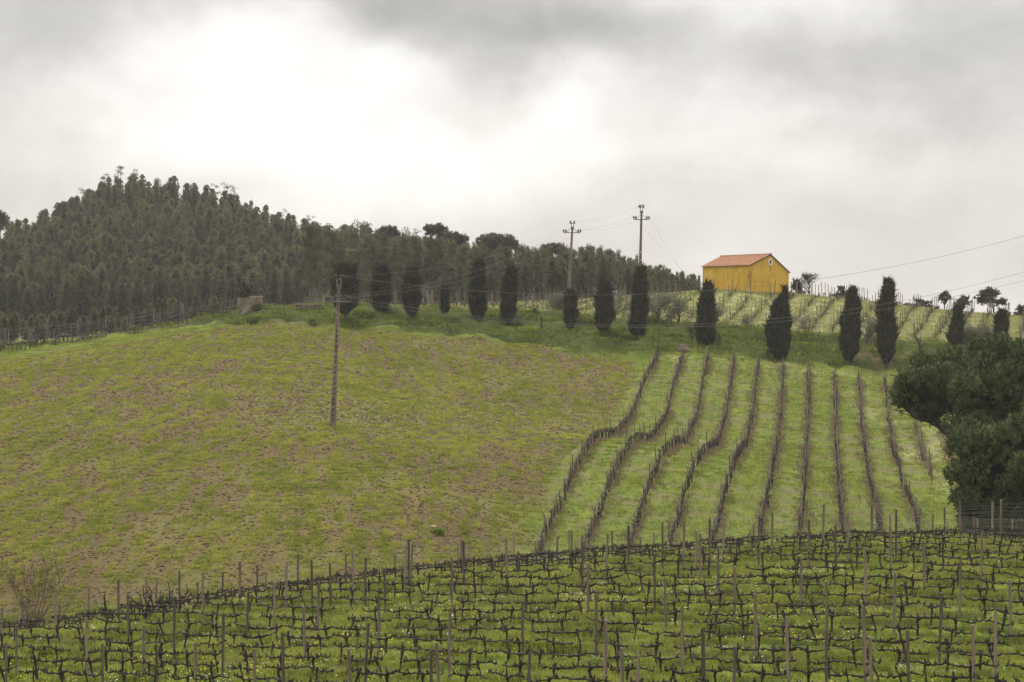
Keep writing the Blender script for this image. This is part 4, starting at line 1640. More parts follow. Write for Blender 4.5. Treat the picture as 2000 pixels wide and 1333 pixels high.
CY_ = [
    (676, 517, 626, [(517, 668, 690), (523, 656, 694), (540, 651, 697), (565, 650, 698), (585, 650, 701), (598, 652, 697), (606, 660, 684), (613, 667, 680)], "broad dark cypress directly behind the field pole's head"),
    (745, 520, 614, [(520, 739, 751), (530, 733, 757), (550, 729, 762), (575, 727, 763), (592, 727, 763), (602, 733, 757), (610, 738, 752)], "stout dark cypress, second from the left in the line"),
    (803, 525, 618, [(525, 796, 814), (535, 793, 816), (555, 790, 818), (580, 787, 820), (596, 788, 820), (608, 794, 813), (614, 798, 809)], "ragged topped cypress, third from the left in the line"),
    (869, 558, 620, [(558, 866, 872), (566, 864, 875), (585, 862, 876), (600, 862, 876), (612, 865, 873)], "smallest slim cypress, fourth from the left in the line"),
    (932, 508, 627, [(508, 930, 938), (516, 927, 941), (530, 923, 944), (550, 920, 946), (572, 918, 948), (588, 917, 950), (602, 919, 949), (614, 922, 944), (623, 926, 940)], "tall smooth bullet shaped cypress in front of the woodland gap"),
    (993, 520, 637, [(520, 996, 1001), (528, 991, 1005), (542, 987, 1008), (565, 982, 1010), (590, 979, 1008), (610, 979, 1005), (624, 982, 1000), (632, 986, 996)], "pointed dark cypress, sixth from the left in the line"),
    (1114, 567, 647, [(567, 1110, 1118), (575, 1106, 1122), (592, 1103, 1126), (612, 1102, 1127), (630, 1104, 1124), (642, 1110, 1118)], "short blunt cypress in front of the middle pole's foot"),
    (1179, 550, 654, [(550, 1175, 1184), (557, 1171, 1191), (575, 1167, 1195), (600, 1164, 1197), (622, 1163, 1196), (640, 1168, 1190), (650, 1174, 1185)], "plump cypress, between the short blunt one and the slender one"),
    (1246, 523, 663, [(523, 1247, 1257), (531, 1244, 1259), (550, 1240, 1261), (580, 1236, 1262), (610, 1232, 1263), (635, 1230, 1262), (650, 1234, 1258), (659, 1240, 1254)], "tall slender cypress hiding the highest pole's foot"),
    (1378, 551, 676, [(551, 1380, 1384), (560, 1376, 1391), (580, 1370, 1393), (605, 1365, 1393), (625, 1362, 1396), (645, 1358, 1396), (662, 1360, 1394), (673, 1366, 1388)], "twin tipped cypress in front of the house's left end"),
    (1521, 562, 704, [(562, 1532, 1535), (575, 1527, 1537), (588, 1518, 1539), (602, 1508, 1541), (625, 1500, 1542), (645, 1494, 1544), (660, 1494, 1544), (675, 1500, 1544), (690, 1508, 1540), (701, 1513, 1534)], "fat flame shaped cypress in front of the house's gable"),
    (1658, 561, 707, [(561, 1664, 1668), (570, 1657, 1673), (585, 1654, 1676), (605, 1649, 1679), (640, 1643, 1680), (668, 1640, 1678), (690, 1645, 1674), (703, 1651, 1663)], "full cypress with a leaning bare olive limb at its right foot"),
    (1731, 545, 716, [(545, 1730, 1738), (555, 1726, 1744), (577, 1722, 1746), (596, 1715, 1746), (620, 1713, 1748), (645, 1713, 1750), (665, 1714, 1750), (690, 1718, 1746), (706, 1726, 1738), (711, 1728, 1735)], "tallest cypress, right of the full one, its bare stem showing"),
    (1865, 598, 695, [(598, 1867, 1873), (606, 1865, 1876), (622, 1862, 1880), (640, 1857, 1881), (662, 1852, 1881), (680, 1851, 1882), (691, 1855, 1876)], "ragged cypress rising behind the left pine crown"),
    (1955, 606, 690, [(606, 1952, 1960), (610, 1950, 1965), (622, 1946, 1967), (645, 1943, 1968), (670, 1940, 1968), (685, 1944, 1964)], "flat topped cypress at the far right end of the line"),
]
for a in CY_:
    cypress(*a)


# ---- clumped crowns: lobes covered with tufts
def lobes_crown(mb, lobes, dens, leaf, width, up=0.3, inner=True, clump=0.0, jitter=0.12, shell=0.45, outward=1.0):
    """lobes: (cx,cy,cz,rx,ry,rz)"""
    Ls = np.array(lobes)
    for li, (cx, cy, cz, rx, ry, rz) in enumerate(Ls):
        area = 4 * np.pi * ((rx * ry) ** 1.6 / 3 + (rx * rz) ** 1.6 / 3 + (ry * rz) ** 1.6 / 3) ** (1 / 1.6)
        n = int(dens * area)
        d = rand_dirs(n)
        if clump > 0:
            k = max(5, int(area * clump))
            cd = rand_dirs(k)
            pick = rng.integers(k, size=n)
            d = cd[pick] + rng.normal(0, 0.16, (n, 3))
            d /= np.linalg.norm(d, axis=1)[:, None]
            tone = rng.random(k)[pick] * 0.7 + rng.random(n) * 0.3
        else:
            tone = rng.random(n)
        r = 1 - shell * rng.random(n) ** 1.5
        p = np.stack([cx + d[:, 0] * rx * r, cy + d[:, 1] * ry * r, cz + d[:, 2] * rz * r], 1)
        # leave out what is buried in another lobe
        bur = np.zeros(n, bool)
        for lj, L2 in enumerate(Ls):
            if lj != li:
                e = ((p - L2[:3]) / L2[3:]) ** 2
                bur |= e.sum(1) < 0.36
        p, d, tone = p[~bur], d[~bur], tone[~bur]
        n = len(p)
        dd = d * outward + np.array([0, 0, up]) + rng.normal(0, 0.35, (n, 3))
        mb.leaves(p - dd * leaf * 0.3, dd, leaf * (0.7 + 0.6 * rng.random(n)), width * (0.7 + 0.6 * rng.random(n)), tone, d + [0, 0, 0.2])
    if inner:
        import bmesh
        for (cx, cy, cz, rx, ry, rz) in Ls:
            bm = bmesh.new()
            bmesh.ops.create_icosphere(bm, subdivisions=2, radius=1)
            V = np.array([v.co[:] for v in bm.verts])
            Fc = np.array([[v.index for v in f.verts] for f in bm.faces])
            bm.free()
            k = 0.66
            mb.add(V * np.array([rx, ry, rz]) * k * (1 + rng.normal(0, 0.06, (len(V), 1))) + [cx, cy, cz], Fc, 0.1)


def limb(mb, a, b, r0, r1, bend=0.08, n=5, sides=6):
    a, b = np.asarray(a, float), np.asarray(b, float)
    t = np.linspace(0, 1, n)[:, None]
    L = np.linalg.norm(b - a)
    P_ = a * (1 - t) + b * t
    P_[1:-1] += rng.normal(0, bend * L * 0.5, (n - 2, 3))
    mb.tube(P_, np.linspace(r0, r1, n), sides)
    return P_


def needle_tufts(mb, lobes, per_m2, size, tone_amp=0.75):
    """bottle brush shoots standing on the surface of each lobe"""
    Ls = np.array(lobes)
    for li, (cx, cy, cz, rx, ry, rz) in enumerate(Ls):
        area = 4 * np.pi * ((rx * ry) ** 1.6 / 3 + (rx * rz) ** 1.6 / 3 + (ry * rz) ** 1.6 / 3) ** (1 / 1.6)
        k = int(area * per_m2)
        d = rand_dirs(k)
        lump = 0.10 * np.sin(d[:, 0] * 7 + li) + 0.10 * np.sin(d[:, 2] * 8 + 2 * li) + 0.08 * np.sin(d[:, 1] * 9 + li)
        r = (1 + lump) * (1 - 0.30 * rng.random(k) ** 2)
        p = np.stack([cx + d[:, 0] * rx * r, cy + d[:, 1] * ry * r, cz + d[:, 2] * rz * r], 1)
        bur = np.zeros(k, bool)
        for lj, L2 in enumerate(Ls):
            if lj != li:
                bur |= (((p - L2[:3]) / L2[3:]) ** 2).sum(1) < 0.55
        p, d = p[~bur], d[~bur]
        k = len(p)
        ax = d * 0.75 + np.array([0, 0, 0.75]) + rng.normal(0, 0.18, (k, 3))
        ax /= np.linalg.norm(ax, axis=1)[:, None]
        tone = rng.random(k) * tone_amp
        m = 11
        pp = np.repeat(p, m, 0)
        aa = np.repeat(ax, m, 0)
        s = rng.random(k * m)
        pp = pp + aa * (s * size * 0.8)[:, None]
        dv = aa * 0.8 + rng.normal(0, 0.55, (k * m, 3))
        mb.leaves(pp, dv, size * (0.55 + 0.4 * rng.random(k * m)), size * 0.17, np.clip(np.repeat(tone, m) + 0.4 * rng.random(k * m), 0, 1), np.repeat(d + [0, 0, 0.25], m, 0) + 0.5 * dv)


# the three big stone pines at the right edge
def big_pine(px, py_base, D, lobes_px, label, trunk_to, per=15, size=0.36):
    x, y = (px - CX) / F * D, D
    q = np.array([x, y, ground_z(x, y)])
    root = empty("stone_pine", q)
    C = MB()
    lobes = []
    for (lx, ly, ld, rx, ry, rz) in lobes_px:
        p = PX(lx, ly, D + ld) - q
        s = (D + ld) / F
        lobes.append((p[0], p[1], p[2], rx * s, ry, rz * s))
    # each big bough carries a ring of smaller rounded heads
    heads = []
    for (cx, cy, cz, rx, ry, rz) in lobes:
        k = 9
        for j in range(k):
            d_ = rand_dirs(1)[0]
            d_[2] = abs(d_[2]) * 0.9 - 0.25
            d_[1] = -abs(d_[1]) if rng.random() < 0.65 else abs(d_[1])
            d_ /= np.linalg.norm(d_)
            f_ = 0.30 + 0.16 * rng.random()
            heads.append((cx + d_[0] * rx * 0.80, cy + d_[1] * ry * 0.80, cz + d_[2] * rz * 0.80, rx * f_, ry * f_, rz * f_ * 0.85))
    needle_tufts(C, heads, per, size)
    needle_tufts(C, [(a_, b_, c_ - 0.1, d_ * 0.72, e_ * 0.72, f_ * 0.72) for a_, b_, c_, d_, e_, f_ in lobes], per * 0.4, size)
    import bmesh
    for (cx, cy, cz, rx, ry, rz) in lobes:
        bm = bmesh.new()
        bmesh.ops.create_icosphere(bm, subdivisions=3, radius=1)
        V = np.array([v.co[:] for v in bm.verts])
        Fc = np.array([[v.index for v in f.verts] for f in bm.faces])
        bm.free()
        C.add(V * np.array([rx, ry, rz]) * 0.60 * (1 + rng.normal(0, 0.05, (len(V), 1))) + [cx, cy, cz], Fc, 0.1)  # dark core, painted shade seen in the gaps between heads
    C.build("crown", M['pine'], root)
    T = MB()
    tp = PX(trunk_to[0], trunk_to[1], D) - q
    limb(T, (0, 0, -0.4), tp, 0.30, 0.20, 0.04, 6, 9)
    T.build("trunk", M['bark'], root)
    for (cx, cy, cz, rx, ry, rz) in lobes:
        Lb = MB()
        for k in range(3):
            a = tp * (0.86 + 0.14 * rng.random())
            e = np.array([cx + rng.normal(0, rx * 0.35), cy + rng.normal(0, ry * 0.35), cz - rz * 0.45])
            P_ = limb(Lb, a, e, 0.10, 0.04, 0.05, 5, 5)
            for j in range(5):
                limb(Lb, P_[2 + j % 3], [cx + rng.normal(0, rx * 0.5), cy + rng.normal(0, ry * 0.5), cz - rz * (0.3 + 0.45 * rng.random())], 0.035, 0.012, 0.06, 4, 4)
        Lb.build("branch", M['bark'], root)
    tag(root, label, "pine tree", "stone pines at the right edge")


big_pine(1915, 1040, 146, [(1800, 770, -1, 50, 2.2, 55), (1835, 735, 0.5, 62, 2.6, 50), (1872, 768, -1.5, 52, 2.4, 56), (1905, 730, 1, 50, 2.4, 46), (1822, 800, -0.5, 44, 2.0, 28), (1772, 778, 0.2, 26, 1.4, 34)],
         "rounded stone pine crown reaching out leftmost over the short rows", (1880, 845))
big_pine(1985, 1040, 140, [(1925, 712, 1, 55, 2.5, 40), (1968, 705, 0, 58, 2.6, 45), (1912, 775, -1.5, 52, 2.4, 60), (1965, 770, -2, 60, 2.8, 60), (2040, 740, 0, 75, 3, 75), (1892, 828, -1.5, 40, 2.0, 45), (1940, 830, -2, 55, 2.4, 40), (2110, 770, 0, 70, 3, 70)],
         "highest stone pine crown at the right edge, topping the other pines", (1990, 880))
big_pine(1955, 1040, 128, [(1912, 880, 0, 52, 1.9, 52), (1965, 865, 0.5, 58, 2.1, 50), (2010, 850, 0, 60, 2.4, 60), (1900, 935, -0.5, 42, 1.7, 52), (1890, 982, -1.0, 26, 1.4, 34), (1912, 1022, -1.2, 32, 1.5, 30), (1960, 1035, -1.6, 50, 1.8, 30), (1945, 940, -1.5, 52, 2.0, 55), (2000, 935, -1.8, 58, 2.1, 60), (2070, 900, 0, 65, 2.4, 80), (1918, 985, -0.5, 36, 1.6, 36), (1975, 1000, -1.2, 60, 2.1, 36)],
         "low dark stone pine filling the right edge above the vineyard", (1960, 985), per=17, size=0.33)


# ---- eucalyptus: plantation trees and taller ridge trees, as shared meshes
def gum_young(seed):
    H = 9.0
    T, C = MB(), MB()
    P_ = limb(T, (0, 0, -0.5), (rng.normal(0, 0.25), rng.normal(0, 0.25), H * 0.95), 0.13, 0.02, 0.012, 7, 5)
    n = 1150
    shp_ = [0.75 + 0.4 * rng.random(), 0.75 + 0.35 * rng.random(), 0.55 + 0.4 * rng.random(), 0.6 + 0.8 * rng.random()]
    z = 2.2 + (H - 2.2) * rng.random(n) ** 0.8
    prof = np.interp(z, [2.2, 3.6, 5.2, 7.2, 8.4, 9.0], [1.0, 1.6, 1.65, 1.25, 0.7, 0.1])
    th = rng.random(n) * 2 * np.pi
    k = rng.random((5, 3))
    lum = sum(0.15 * np.sin(th * (1 + int(a[0] * 3)) + z * (1 + 1.6 * a[1]) + 6 * a[2]) for a in k)
    # every variant has its own shape: slender or spreading, pointed or blunt
    prof = prof * np.interp(z, [2.2, 5, 7.5, 9.0], shp_)
    r = prof * (1 + lum) * np.sqrt(0.55 + 0.5 * rng.random(n))
    cxz = np.interp(z, P_[:, 2], P_[:, 0])
    cyz = np.interp(z, P_[:, 2], P_[:, 1])
    c = np.stack([cxz + r * np.cos(th), cyz + r * np.sin(th), z], 1)
    d = np.stack([np.cos(th) * 0.5, np.sin(th) * 0.5, np.where(z > 7.9, 0.6, -0.75)], 1) + rng.normal(0, 0.35, (n, 3))
    # leaves grow paler towards the top of the crown
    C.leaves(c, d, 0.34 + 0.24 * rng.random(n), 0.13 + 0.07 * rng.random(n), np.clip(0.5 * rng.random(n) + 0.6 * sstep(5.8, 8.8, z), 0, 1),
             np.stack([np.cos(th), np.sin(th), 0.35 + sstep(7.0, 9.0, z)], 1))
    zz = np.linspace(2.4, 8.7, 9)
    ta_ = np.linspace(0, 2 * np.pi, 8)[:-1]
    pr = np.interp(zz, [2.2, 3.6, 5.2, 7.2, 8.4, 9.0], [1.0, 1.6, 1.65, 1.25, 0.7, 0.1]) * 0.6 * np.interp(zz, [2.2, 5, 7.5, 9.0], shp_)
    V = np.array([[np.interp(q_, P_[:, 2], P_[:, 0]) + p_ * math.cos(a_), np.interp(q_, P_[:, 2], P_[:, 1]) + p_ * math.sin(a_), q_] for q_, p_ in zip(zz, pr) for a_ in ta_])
    C.add(V, [[i_ * 7 + j_, i_ * 7 + (j_ + 1) % 7, i_ * 7 + 7 + (j_ + 1) % 7, i_ * 7 + 7 + j_] for i_ in range(8) for j_ in range(7)], 0.2)  # opaque inner core, added so light does not leak through the crown
    return T.mesh("trunk", M['gum_bark'], True), C.mesh("crown", M['gum'])


def gum_tall(seed, H=14.0, lean=0.5, dens=1.0):
    T, C = MB(), MB()
    top = np.array([rng.normal(0, lean), rng.normal(0, lean), H * 0.93])
    P_ = limb(T, (0, 0, -0.6), top, 0.24, 0.05, 0.02, 9, 6)
    nb = rng.integers(16, 22)
    for b in range(nb):
        t = 0.38 + 0.6 * (b + rng.random()) / nb
        a = np.array([np.interp(t * top[2], P_[:, 2], P_[:, j]) for j in range(3)])
        th = b * 2.4 + rng.random()
        R_ = (2.1 - 1.9 * (t - 0.38) / 0.62) * (0.4 + 0.7 * rng.random())
        e = a + np.array([math.cos(th) * R_, math.sin(th) * R_, 0.7 + 0.9 * rng.random()])
        limb(T, a, e, 0.06, 0.02, 0.05, 4, 4)
        rx = 0.5 + 0.45 * rng.random()
        n = int(80 * dens)
        dd = rand_dirs(n)
        rr = rng.random(n) ** 0.5
        c = e + dd * rr[:, None] * np.array([rx, rx, rx * 1.15])
        dv = dd * 0.4 + np.array([0, 0, -0.7]) + rng.normal(0, 0.35, (n, 3))
        tone = np.clip(0.25 + 0.5 * rng.random() + rng.normal(0, 0.15, n), 0, 1)
        C.leaves(c, dv, 0.34 + 0.22 * rng.random(n), 0.13 + 0.08 * rng.random(n), tone, dd + [0, 0, 0.25])
    return T.mesh("trunk", M['gum_bark'], True), C.mesh("crown", M['gum'])


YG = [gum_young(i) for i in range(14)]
TG = [gum_tall(i, 14.0, 0.6, 1.15) for i in range(9)]
def gum_lanky(seed):
    """bare stem with a few tufts at the very top"""
    T, C = MB(), MB()
    top = np.array([rng.normal(0, 0.5), rng.normal(0, 0.5), 13.4])
    P_ = limb(T, (0, 0, -0.6), top, 0.15, 0.05, 0.015, 9, 5)
    for b in range(rng.integers(4, 8)):
        t = 0.55 + 0.45 * rng.random() ** 0.5
        a = np.array([np.interp(t * top[2], P_[:, 2], P_[:, j]) for j in range(3)])
        e = a + np.array([rng.normal(0, 0.55), rng.normal(0, 0.55), 0.3 + 0.3 * rng.random()])
        limb(T, a, e, 0.04, 0.02, 0.05, 3, 4)
        n = 55
        dd = rand_dirs(n)
        C.leaves(e + dd * rng.random((n, 1)) ** 0.5 * [0.75, 0.75, 0.4], dd * 0.5 + rng.normal(0, 0.4, (n, 3)), 0.3 + 0.2 * rng.random(n), 0.13, None, dd + [0, 0, 0.25])
    return T.mesh("trunk", M['gum_bark'], True), C.mesh("crown", M['gum'])


SG = [gum_lanky(i) for i in range(6)]
trees = []        # x, y, height, kind, variant
# skyline of the woodland in the photograph
SKX = [-100, 0, 50, 100, 150, 200, 250, 300, 350, 400, 450, 500, 550, 600, 650, 700, 760, 800, 900, 960, 1010, 1050, 1100, 1150, 1200, 1250, 1300, 1345, 1372]
SKY_ = [470, 445, 432, 410, 388, 358, 342, 350, 348, 366, 382, 402, 420, 434, 450, 442, 456, 458, 474, 472, 482, 482, 484, 480, 488, 506, 520, 536, 544]


def skyline(px):
    return np.interp(px, SKX, SKY_)


# plantation
yrow = 392.0
while yrow < 572:
    x = -0.25 * yrow + rng.random() * 4
    while (x / yrow * F + CX) < 760:
        xx, yy = x + rng.normal(0, 0.9), yrow + rng.normal(0, 1.0)
        px = CX + F * xx / yy
        g = ground_z(xx, yy)
        h = 8.2 * (0.82 + 0.36 * rng.random())
        topy = CY - F * (g + h) / yy
        if px > -60 and topy > skyline(px) - 6 and px < 560 + (yrow - 392) * 1.1:
            trees.append((xx, yy, g, h, 'y' if rng.random() < 0.92 else 't'))
        x += 2.8 + 1.3 * rng.random()
    yrow += 4.9
# taller trees along the top and down the right flank
for i in range(4500):
    px = rng.uniform(-20, 1365)
    D = rng.uniform(400, 565) if px < 600 else rng.uniform(352, 500)
    xx = (px - CX) / F * D
    g = ground_z(xx, D)
    want = skyline(px) + 16 * (vnoise(px, 0 * px, 14.0, 3) - 0.35)
    h = (CY - want) / F * D - g
    hmin, hmax = (8.0, 13.0) if px < 600 else (7.5, 17)
    if px < 560 and D < 525:
        continue
    if not hmin < h < hmax:
        if px < 600:
            continue
        h = min(h, rng.uniform(7, 12))
        if h < 3.5:
            continue
    h *= 1 - 0.35 * rng.random() ** 1.3
    if any((xx - t_[0]) ** 2 + ((D - t_[1]) * 0.55) ** 2 < (2.5 if px > 560 else 4.2) ** 2 for t_ in trees if t_[4] != 'y' or px > 560):
        continue
    trees.append((xx, D, g, h, 't'))
# thin emergent trees on the summit
for px, top in ((203, 335), (235, 326), (262, 328), (160, 367), (215, 350), (420, 360), (443, 354), (458, 362), (700, 430), (713, 434), (798, 444), (550, 408), (604, 420)):
    D = 545 if px < 620 else 430
    xx = (px - CX) / F * D
    g = ground_z(xx, D)
    trees.append((xx, D, g, min((CY - top) / F * D - g, 19), 's'))
# saplings at the foot of the wood
for i in range(85):
    px = -20 + 490 * rng.random() ** 1.4
    D = rng.uniform(285, 355)
    xx = (px - CX) / F * D
    g = ground_z(xx, D)
    trees.append((xx, D, g, rng.uniform(2.2, 4.2), 'y'))
# undergrowth that hides the stems behind the cypress line
for i in range(110):
    px = rng.uniform(690, 1365)
    D = rng.uniform(345, 385)
    xx = (px - CX) / F * D
    g = ground_z(xx, D)
    trees.append((xx, D, g, min(rng.uniform(3.0, 7.5), max(2.5, (CY - skyline(px) - 14) / F * D - g)), 'y'))
# largest in the picture first
ta = np.array([t_[:4] for t_ in trees])
tops = CY - F * (ta[:, 2] + ta[:, 3]) / ta[:, 1]
pxs = CX + F * ta[:, 0] / ta[:, 1]
# how much of each is seen: distance of its top above the nearer tops around it
vis = np.zeros(len(trees))
for i in range(len(trees)):
    nb = (ta[:, 1] < ta[i, 1] - 0.5) & (np.abs(pxs - pxs[i]) < 11)
    lim = tops[nb].min() if nb.any() else CY - F * ta[i, 2] / ta[i, 1]
    vis[i] = max(0, lim - tops[i]) if -5 < pxs[i] < 1400 else -1
rank = np.argsort(-vis)
ind = set(rank[:300].tolist())
wood = MB()


def mesh_arrays(me):
    V = np.empty(len(me.vertices) * 3, np.float32)
    me.vertices.foreach_get("co", V)
    V = V.reshape(-1, 3)
    tn = np.empty(len(V), np.float32)
    me.attributes["tint"].data.foreach_get("value", tn)
    st = np.array([p.loop_start for p in me.polygons])
    lt = np.array([p.loop_total for p in me.polygons])
    lv = np.empty(len(me.loops), np.int32)
    me.loops.foreach_get("vertex_index", lv)
    q4 = np.stack([lv[st[lt == 4] + i] for i in range(4)], 1)
    nv = np.empty(len(V) * 3, np.float32)
    me.attributes["nrm"].data.foreach_get("vector", nv)
    return V.astype(float), tn, q4, nv.reshape(-1, 3).astype(float)


CACHE = {}
for i, (x, y, g, h, kd) in enumerate(trees):
    lib = {'y': YG, 't': TG, 's': SG}[kd]
    H0 = {'y': 9.0, 't': 14.0, 's': 14.0}[kd]
    v = int(rng.integers(len(lib)))
    s = h / H0
    rz = rng.random() * 6.28
    wf = 0.75 + 0.4 * rng.random()
    if kd == 'y' and h < 4.5:
        wf *= 1.2
    if kd == 's':
        wf = 1.0
    if i in ind:
        root = empty("eucalyptus_tree", (x, y, g), rz)
        root.scale = (s * wf, s * wf, s)
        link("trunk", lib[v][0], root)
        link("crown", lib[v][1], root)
        if kd == 'y' and pxs[i] > 640:
            tag(root, "low bushy eucalyptus in the undergrowth behind the cypress line", "tree", "undergrowth behind the cypresses")
        elif kd == 'y' and h < 4.5:
            tag(root, "small eucalyptus sapling at the foot of the wood behind the left vine rows", "tree", "saplings below the wood")
        elif kd == 'y':
            tag(root, "young eucalyptus among the dense plantation on the left hill", "tree", "eucalyptus plantation on the hill")
        elif kd == 's':
            tag(root, "thin eucalyptus standing up above the woodland skyline", "tree", "emergent trees on the skyline")
        elif pxs[i] < 600:
            tag(root, "tall eucalyptus along the top of the wooded left hill", "tree", "tall trees on the hilltop")
        else:
            tag(root, "tall eucalyptus in the wood behind the cypress line", "tree", "tall trees behind the cypresses")
    else:
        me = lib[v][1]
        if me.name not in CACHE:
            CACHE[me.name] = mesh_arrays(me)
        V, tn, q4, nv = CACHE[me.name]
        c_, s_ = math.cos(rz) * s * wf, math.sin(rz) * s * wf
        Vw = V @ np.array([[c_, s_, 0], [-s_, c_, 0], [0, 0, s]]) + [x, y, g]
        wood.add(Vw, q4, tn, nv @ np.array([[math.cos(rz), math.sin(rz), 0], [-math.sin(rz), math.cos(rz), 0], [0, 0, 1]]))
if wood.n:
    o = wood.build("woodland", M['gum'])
    tag(o, "dense mass of eucalyptus crowns filling the wooded hill", "woodland", kind="stuff")


# ---- umbrella pines on the woodland skyline and pines right of the house
def umbrella(px, D, crown_l, crown_r, top, bottom, label, wide_lobes=6, mat='pine_far', trunk=True, group="umbrella pines on the skyline", cat="pine tree"):
    x = (px - CX) / F * D
    q = np.array([x, D, ground_z(x, D)])
    s = D / F
    root = empty("umbrella_pine", q)
    zt, zb = (CY - top) * s - q[2], (CY - bottom) * s - q[2]
    cx = ((crown_l + crown_r) / 2 - px) * s
    hw = (crown_r - crown_l) / 2 * s
    hh = (zt - zb) / 2
    lobes = []
    for k in range(wide_lobes):
        a = 6.28 * k / wide_lobes + rng.random()
        lobes.append((cx + hw * 0.52 * math.cos(a), hw * 0.5 * math.sin(a), zb + hh * (0.85 + 0.3 * rng.random()), hw * 0.46, hw * 0.46, hh * 0.85))
    lobes.append((cx, 0, zb + hh * 1.3, hw * 0.55, hw * 0.55, hh * 0.8))
    C = MB()
    lobes_crown(C, lobes, 13, 0.55, 0.20, up=0.5, inner=True, clump=0.9, shell=0.35)
    C.build("crown", M[mat], root)
    T = MB()
    fork = np.array([cx * 0.3, 0, zb * 0.72])
    limb(T, (0, 0, -0.5), fork, 0.26, 0.18, 0.03, 6, 7)
    for L_ in lobes:
        limb(T, fork, (L_[0], L_[1], L_[2] - L_[5] * 0.4), 0.10, 0.04, 0.04, 5, 5)
    T.build("trunk", M['bark'], root)
    tag(root, label, cat, group)


umbrella(850, 425, 826, 876, 437, 462, "open flat crowned umbrella pine standing highest on the skyline")
umbrella(885, 440, 851, 915, 453, 484, "wide umbrella pine just right of the highest one")
umbrella(978, 432, 928, 1021, 457, 490, "broadest umbrella pine, right of the wide one")
umbrella(1083, 440, 1057, 1109, 475, 497, "umbrella pine just left of the middle pole")
umbrella(758, 430, 738, 780, 442, 470, "small umbrella pine at the left end of the skyline pines")
umbrella(-8, 520, -40, 20, 408, 452, "dark pine cut by the left edge of the picture", group="umbrella pines on the skyline")


def round_pine(px, D, l, r, top, bottom, label, dens=10, group="trees beyond the crest right of the house", stems=1):
    x = (px - CX) / F * D
    q = np.array([x, D, ground_z(x, D)])
    s = D / F
    root = empty("pine_tree", q)
    cx, hw = ((l + r) / 2 - px) * s, (r - l) / 2 * s
    zt, zb = (CY - top) * s - q[2], (CY - bottom) * s - q[2]
    lobes = []
    for k in range(9):
        a = rng.random() * 6.28
        t = rng.random()
        rr = hw * (0.75 - 0.45 * t)
        lobes.append((cx + rr * math.cos(a), rr * math.sin(a), zb + (zt - zb) * (0.15 + 0.62 * t), hw * (0.34 + 0.18 * rng.random()), hw * 0.4, (zt - zb) * (0.19 + 0.07 * rng.random())))
    lobes.append((cx, 0, zb + (zt - zb) * 0.8, hw * 0.32, hw * 0.32, (zt - zb) * 0.2))
    C = MB()
    lobes_crown(C, lobes, dens * 1.6, 0.42, 0.15, up=0.45, inner=True, clump=2.0, shell=0.5)
    C.build("crown", M['pine_far'], root)
    T = MB()
    for st in range(stems):
        ox = rng.normal(0, 0.5) if st else 0
        limb(T, (ox, 0, -0.5), (cx + ox, 0, zb + (zt - zb) * 0.6), 0.16, 0.06, 0.02, 6, 6)
    for L_ in lobes:
        limb(T, (cx * 0.7, 0, zb * 0.9), L_[:3], 0.05, 0.02, 0.05, 4, 4)
    T.build("trunk", M['bark'], root)
    tag(root, label, "tree", group)


round_pine(1558, 330, 1540, 1572, 544, 582, "dark bushy tree touching the house's right corner")
round_pine(1640, 350, 1627, 1654, 557, 584, "small round pine just left of the full cypress tip")
round_pine(1795, 360, 1764, 1822, 583, 606, "low dark pines showing over the crest right of the tallest cypress")
round_pine(1844, 352, 1830, 1860, 567, 592, "open umbrella topped tree left of the ragged cypress tip", dens=8)
round_pine(1878, 360, 1860, 1902, 577, 604, "dark pine directly behind the ragged cypress")
round_pine(1936, 356, 1905, 1966, 561, 596, "largest multi stemmed pine on the right crest", stems=5)
round_pine(1992, 350, 1978, 2030, 596, 625, "dark tree cut by the right edge behind the crest")
round_pine(476, 300, 460, 492, 548, 590, "dark bushy tree rising behind the stone wall stub", group="shrubs on the bank")


def spiky_tree(px, D, l, r, top, base, label):
    """half dead tree with bare upswept boughs"""
    x = (px - CX) / F * D
    q = np.array([x, D, ground_z(x, D)])
    s = D / F
    root = empty("sparse_tree", q)
    H = (CY - top) * s - q[2]
    T, C = MB(), MB()
    limb(T, (0, 0, -0.4), (0, 0, H * 0.8), 0.16, 0.05, 0.02, 7, 6)
    hw = (r - l) / 2 * s
    for k in range(22):
        z = H * (0.45 + 0.5 * rng.random())
        a = rng.random() * 6.28
        e = np.array([math.cos(a) * hw * (0.5 + 0.5 * rng.random()), math.sin(a) * hw * 0.8, min(H, z + 0.6 + 0.8 * rng.random())])
        P_ = limb(T, (0, 0, z - 0.6), e, 0.05, 0.015, 0.06, 5, 4)
        for j in range(3):
            limb(T, P_[2 + j % 3], P_[2 + j % 3] + rng.normal(0, 0.3, 3) + [0, 0, 0.3], 0.02, 0.006, 0.05, 3, 3)
        n = 26
        c = P_[-1] + rng.normal(0, 0.22, (n, 3))
        C.leaves(c, rand_dirs(n) + [0, 0, 0.3], 0.28, 0.09)
    T.build("trunk", M['bark'], root)
    C.build("crown", M['pine_far'], root)
    tag(root, label, "tree", "trees beyond the crest right of the house")


spiky_tree(1580, 322, 1564, 1598, 541, 580, "sparse spiky tree with upswept boughs right of the house")


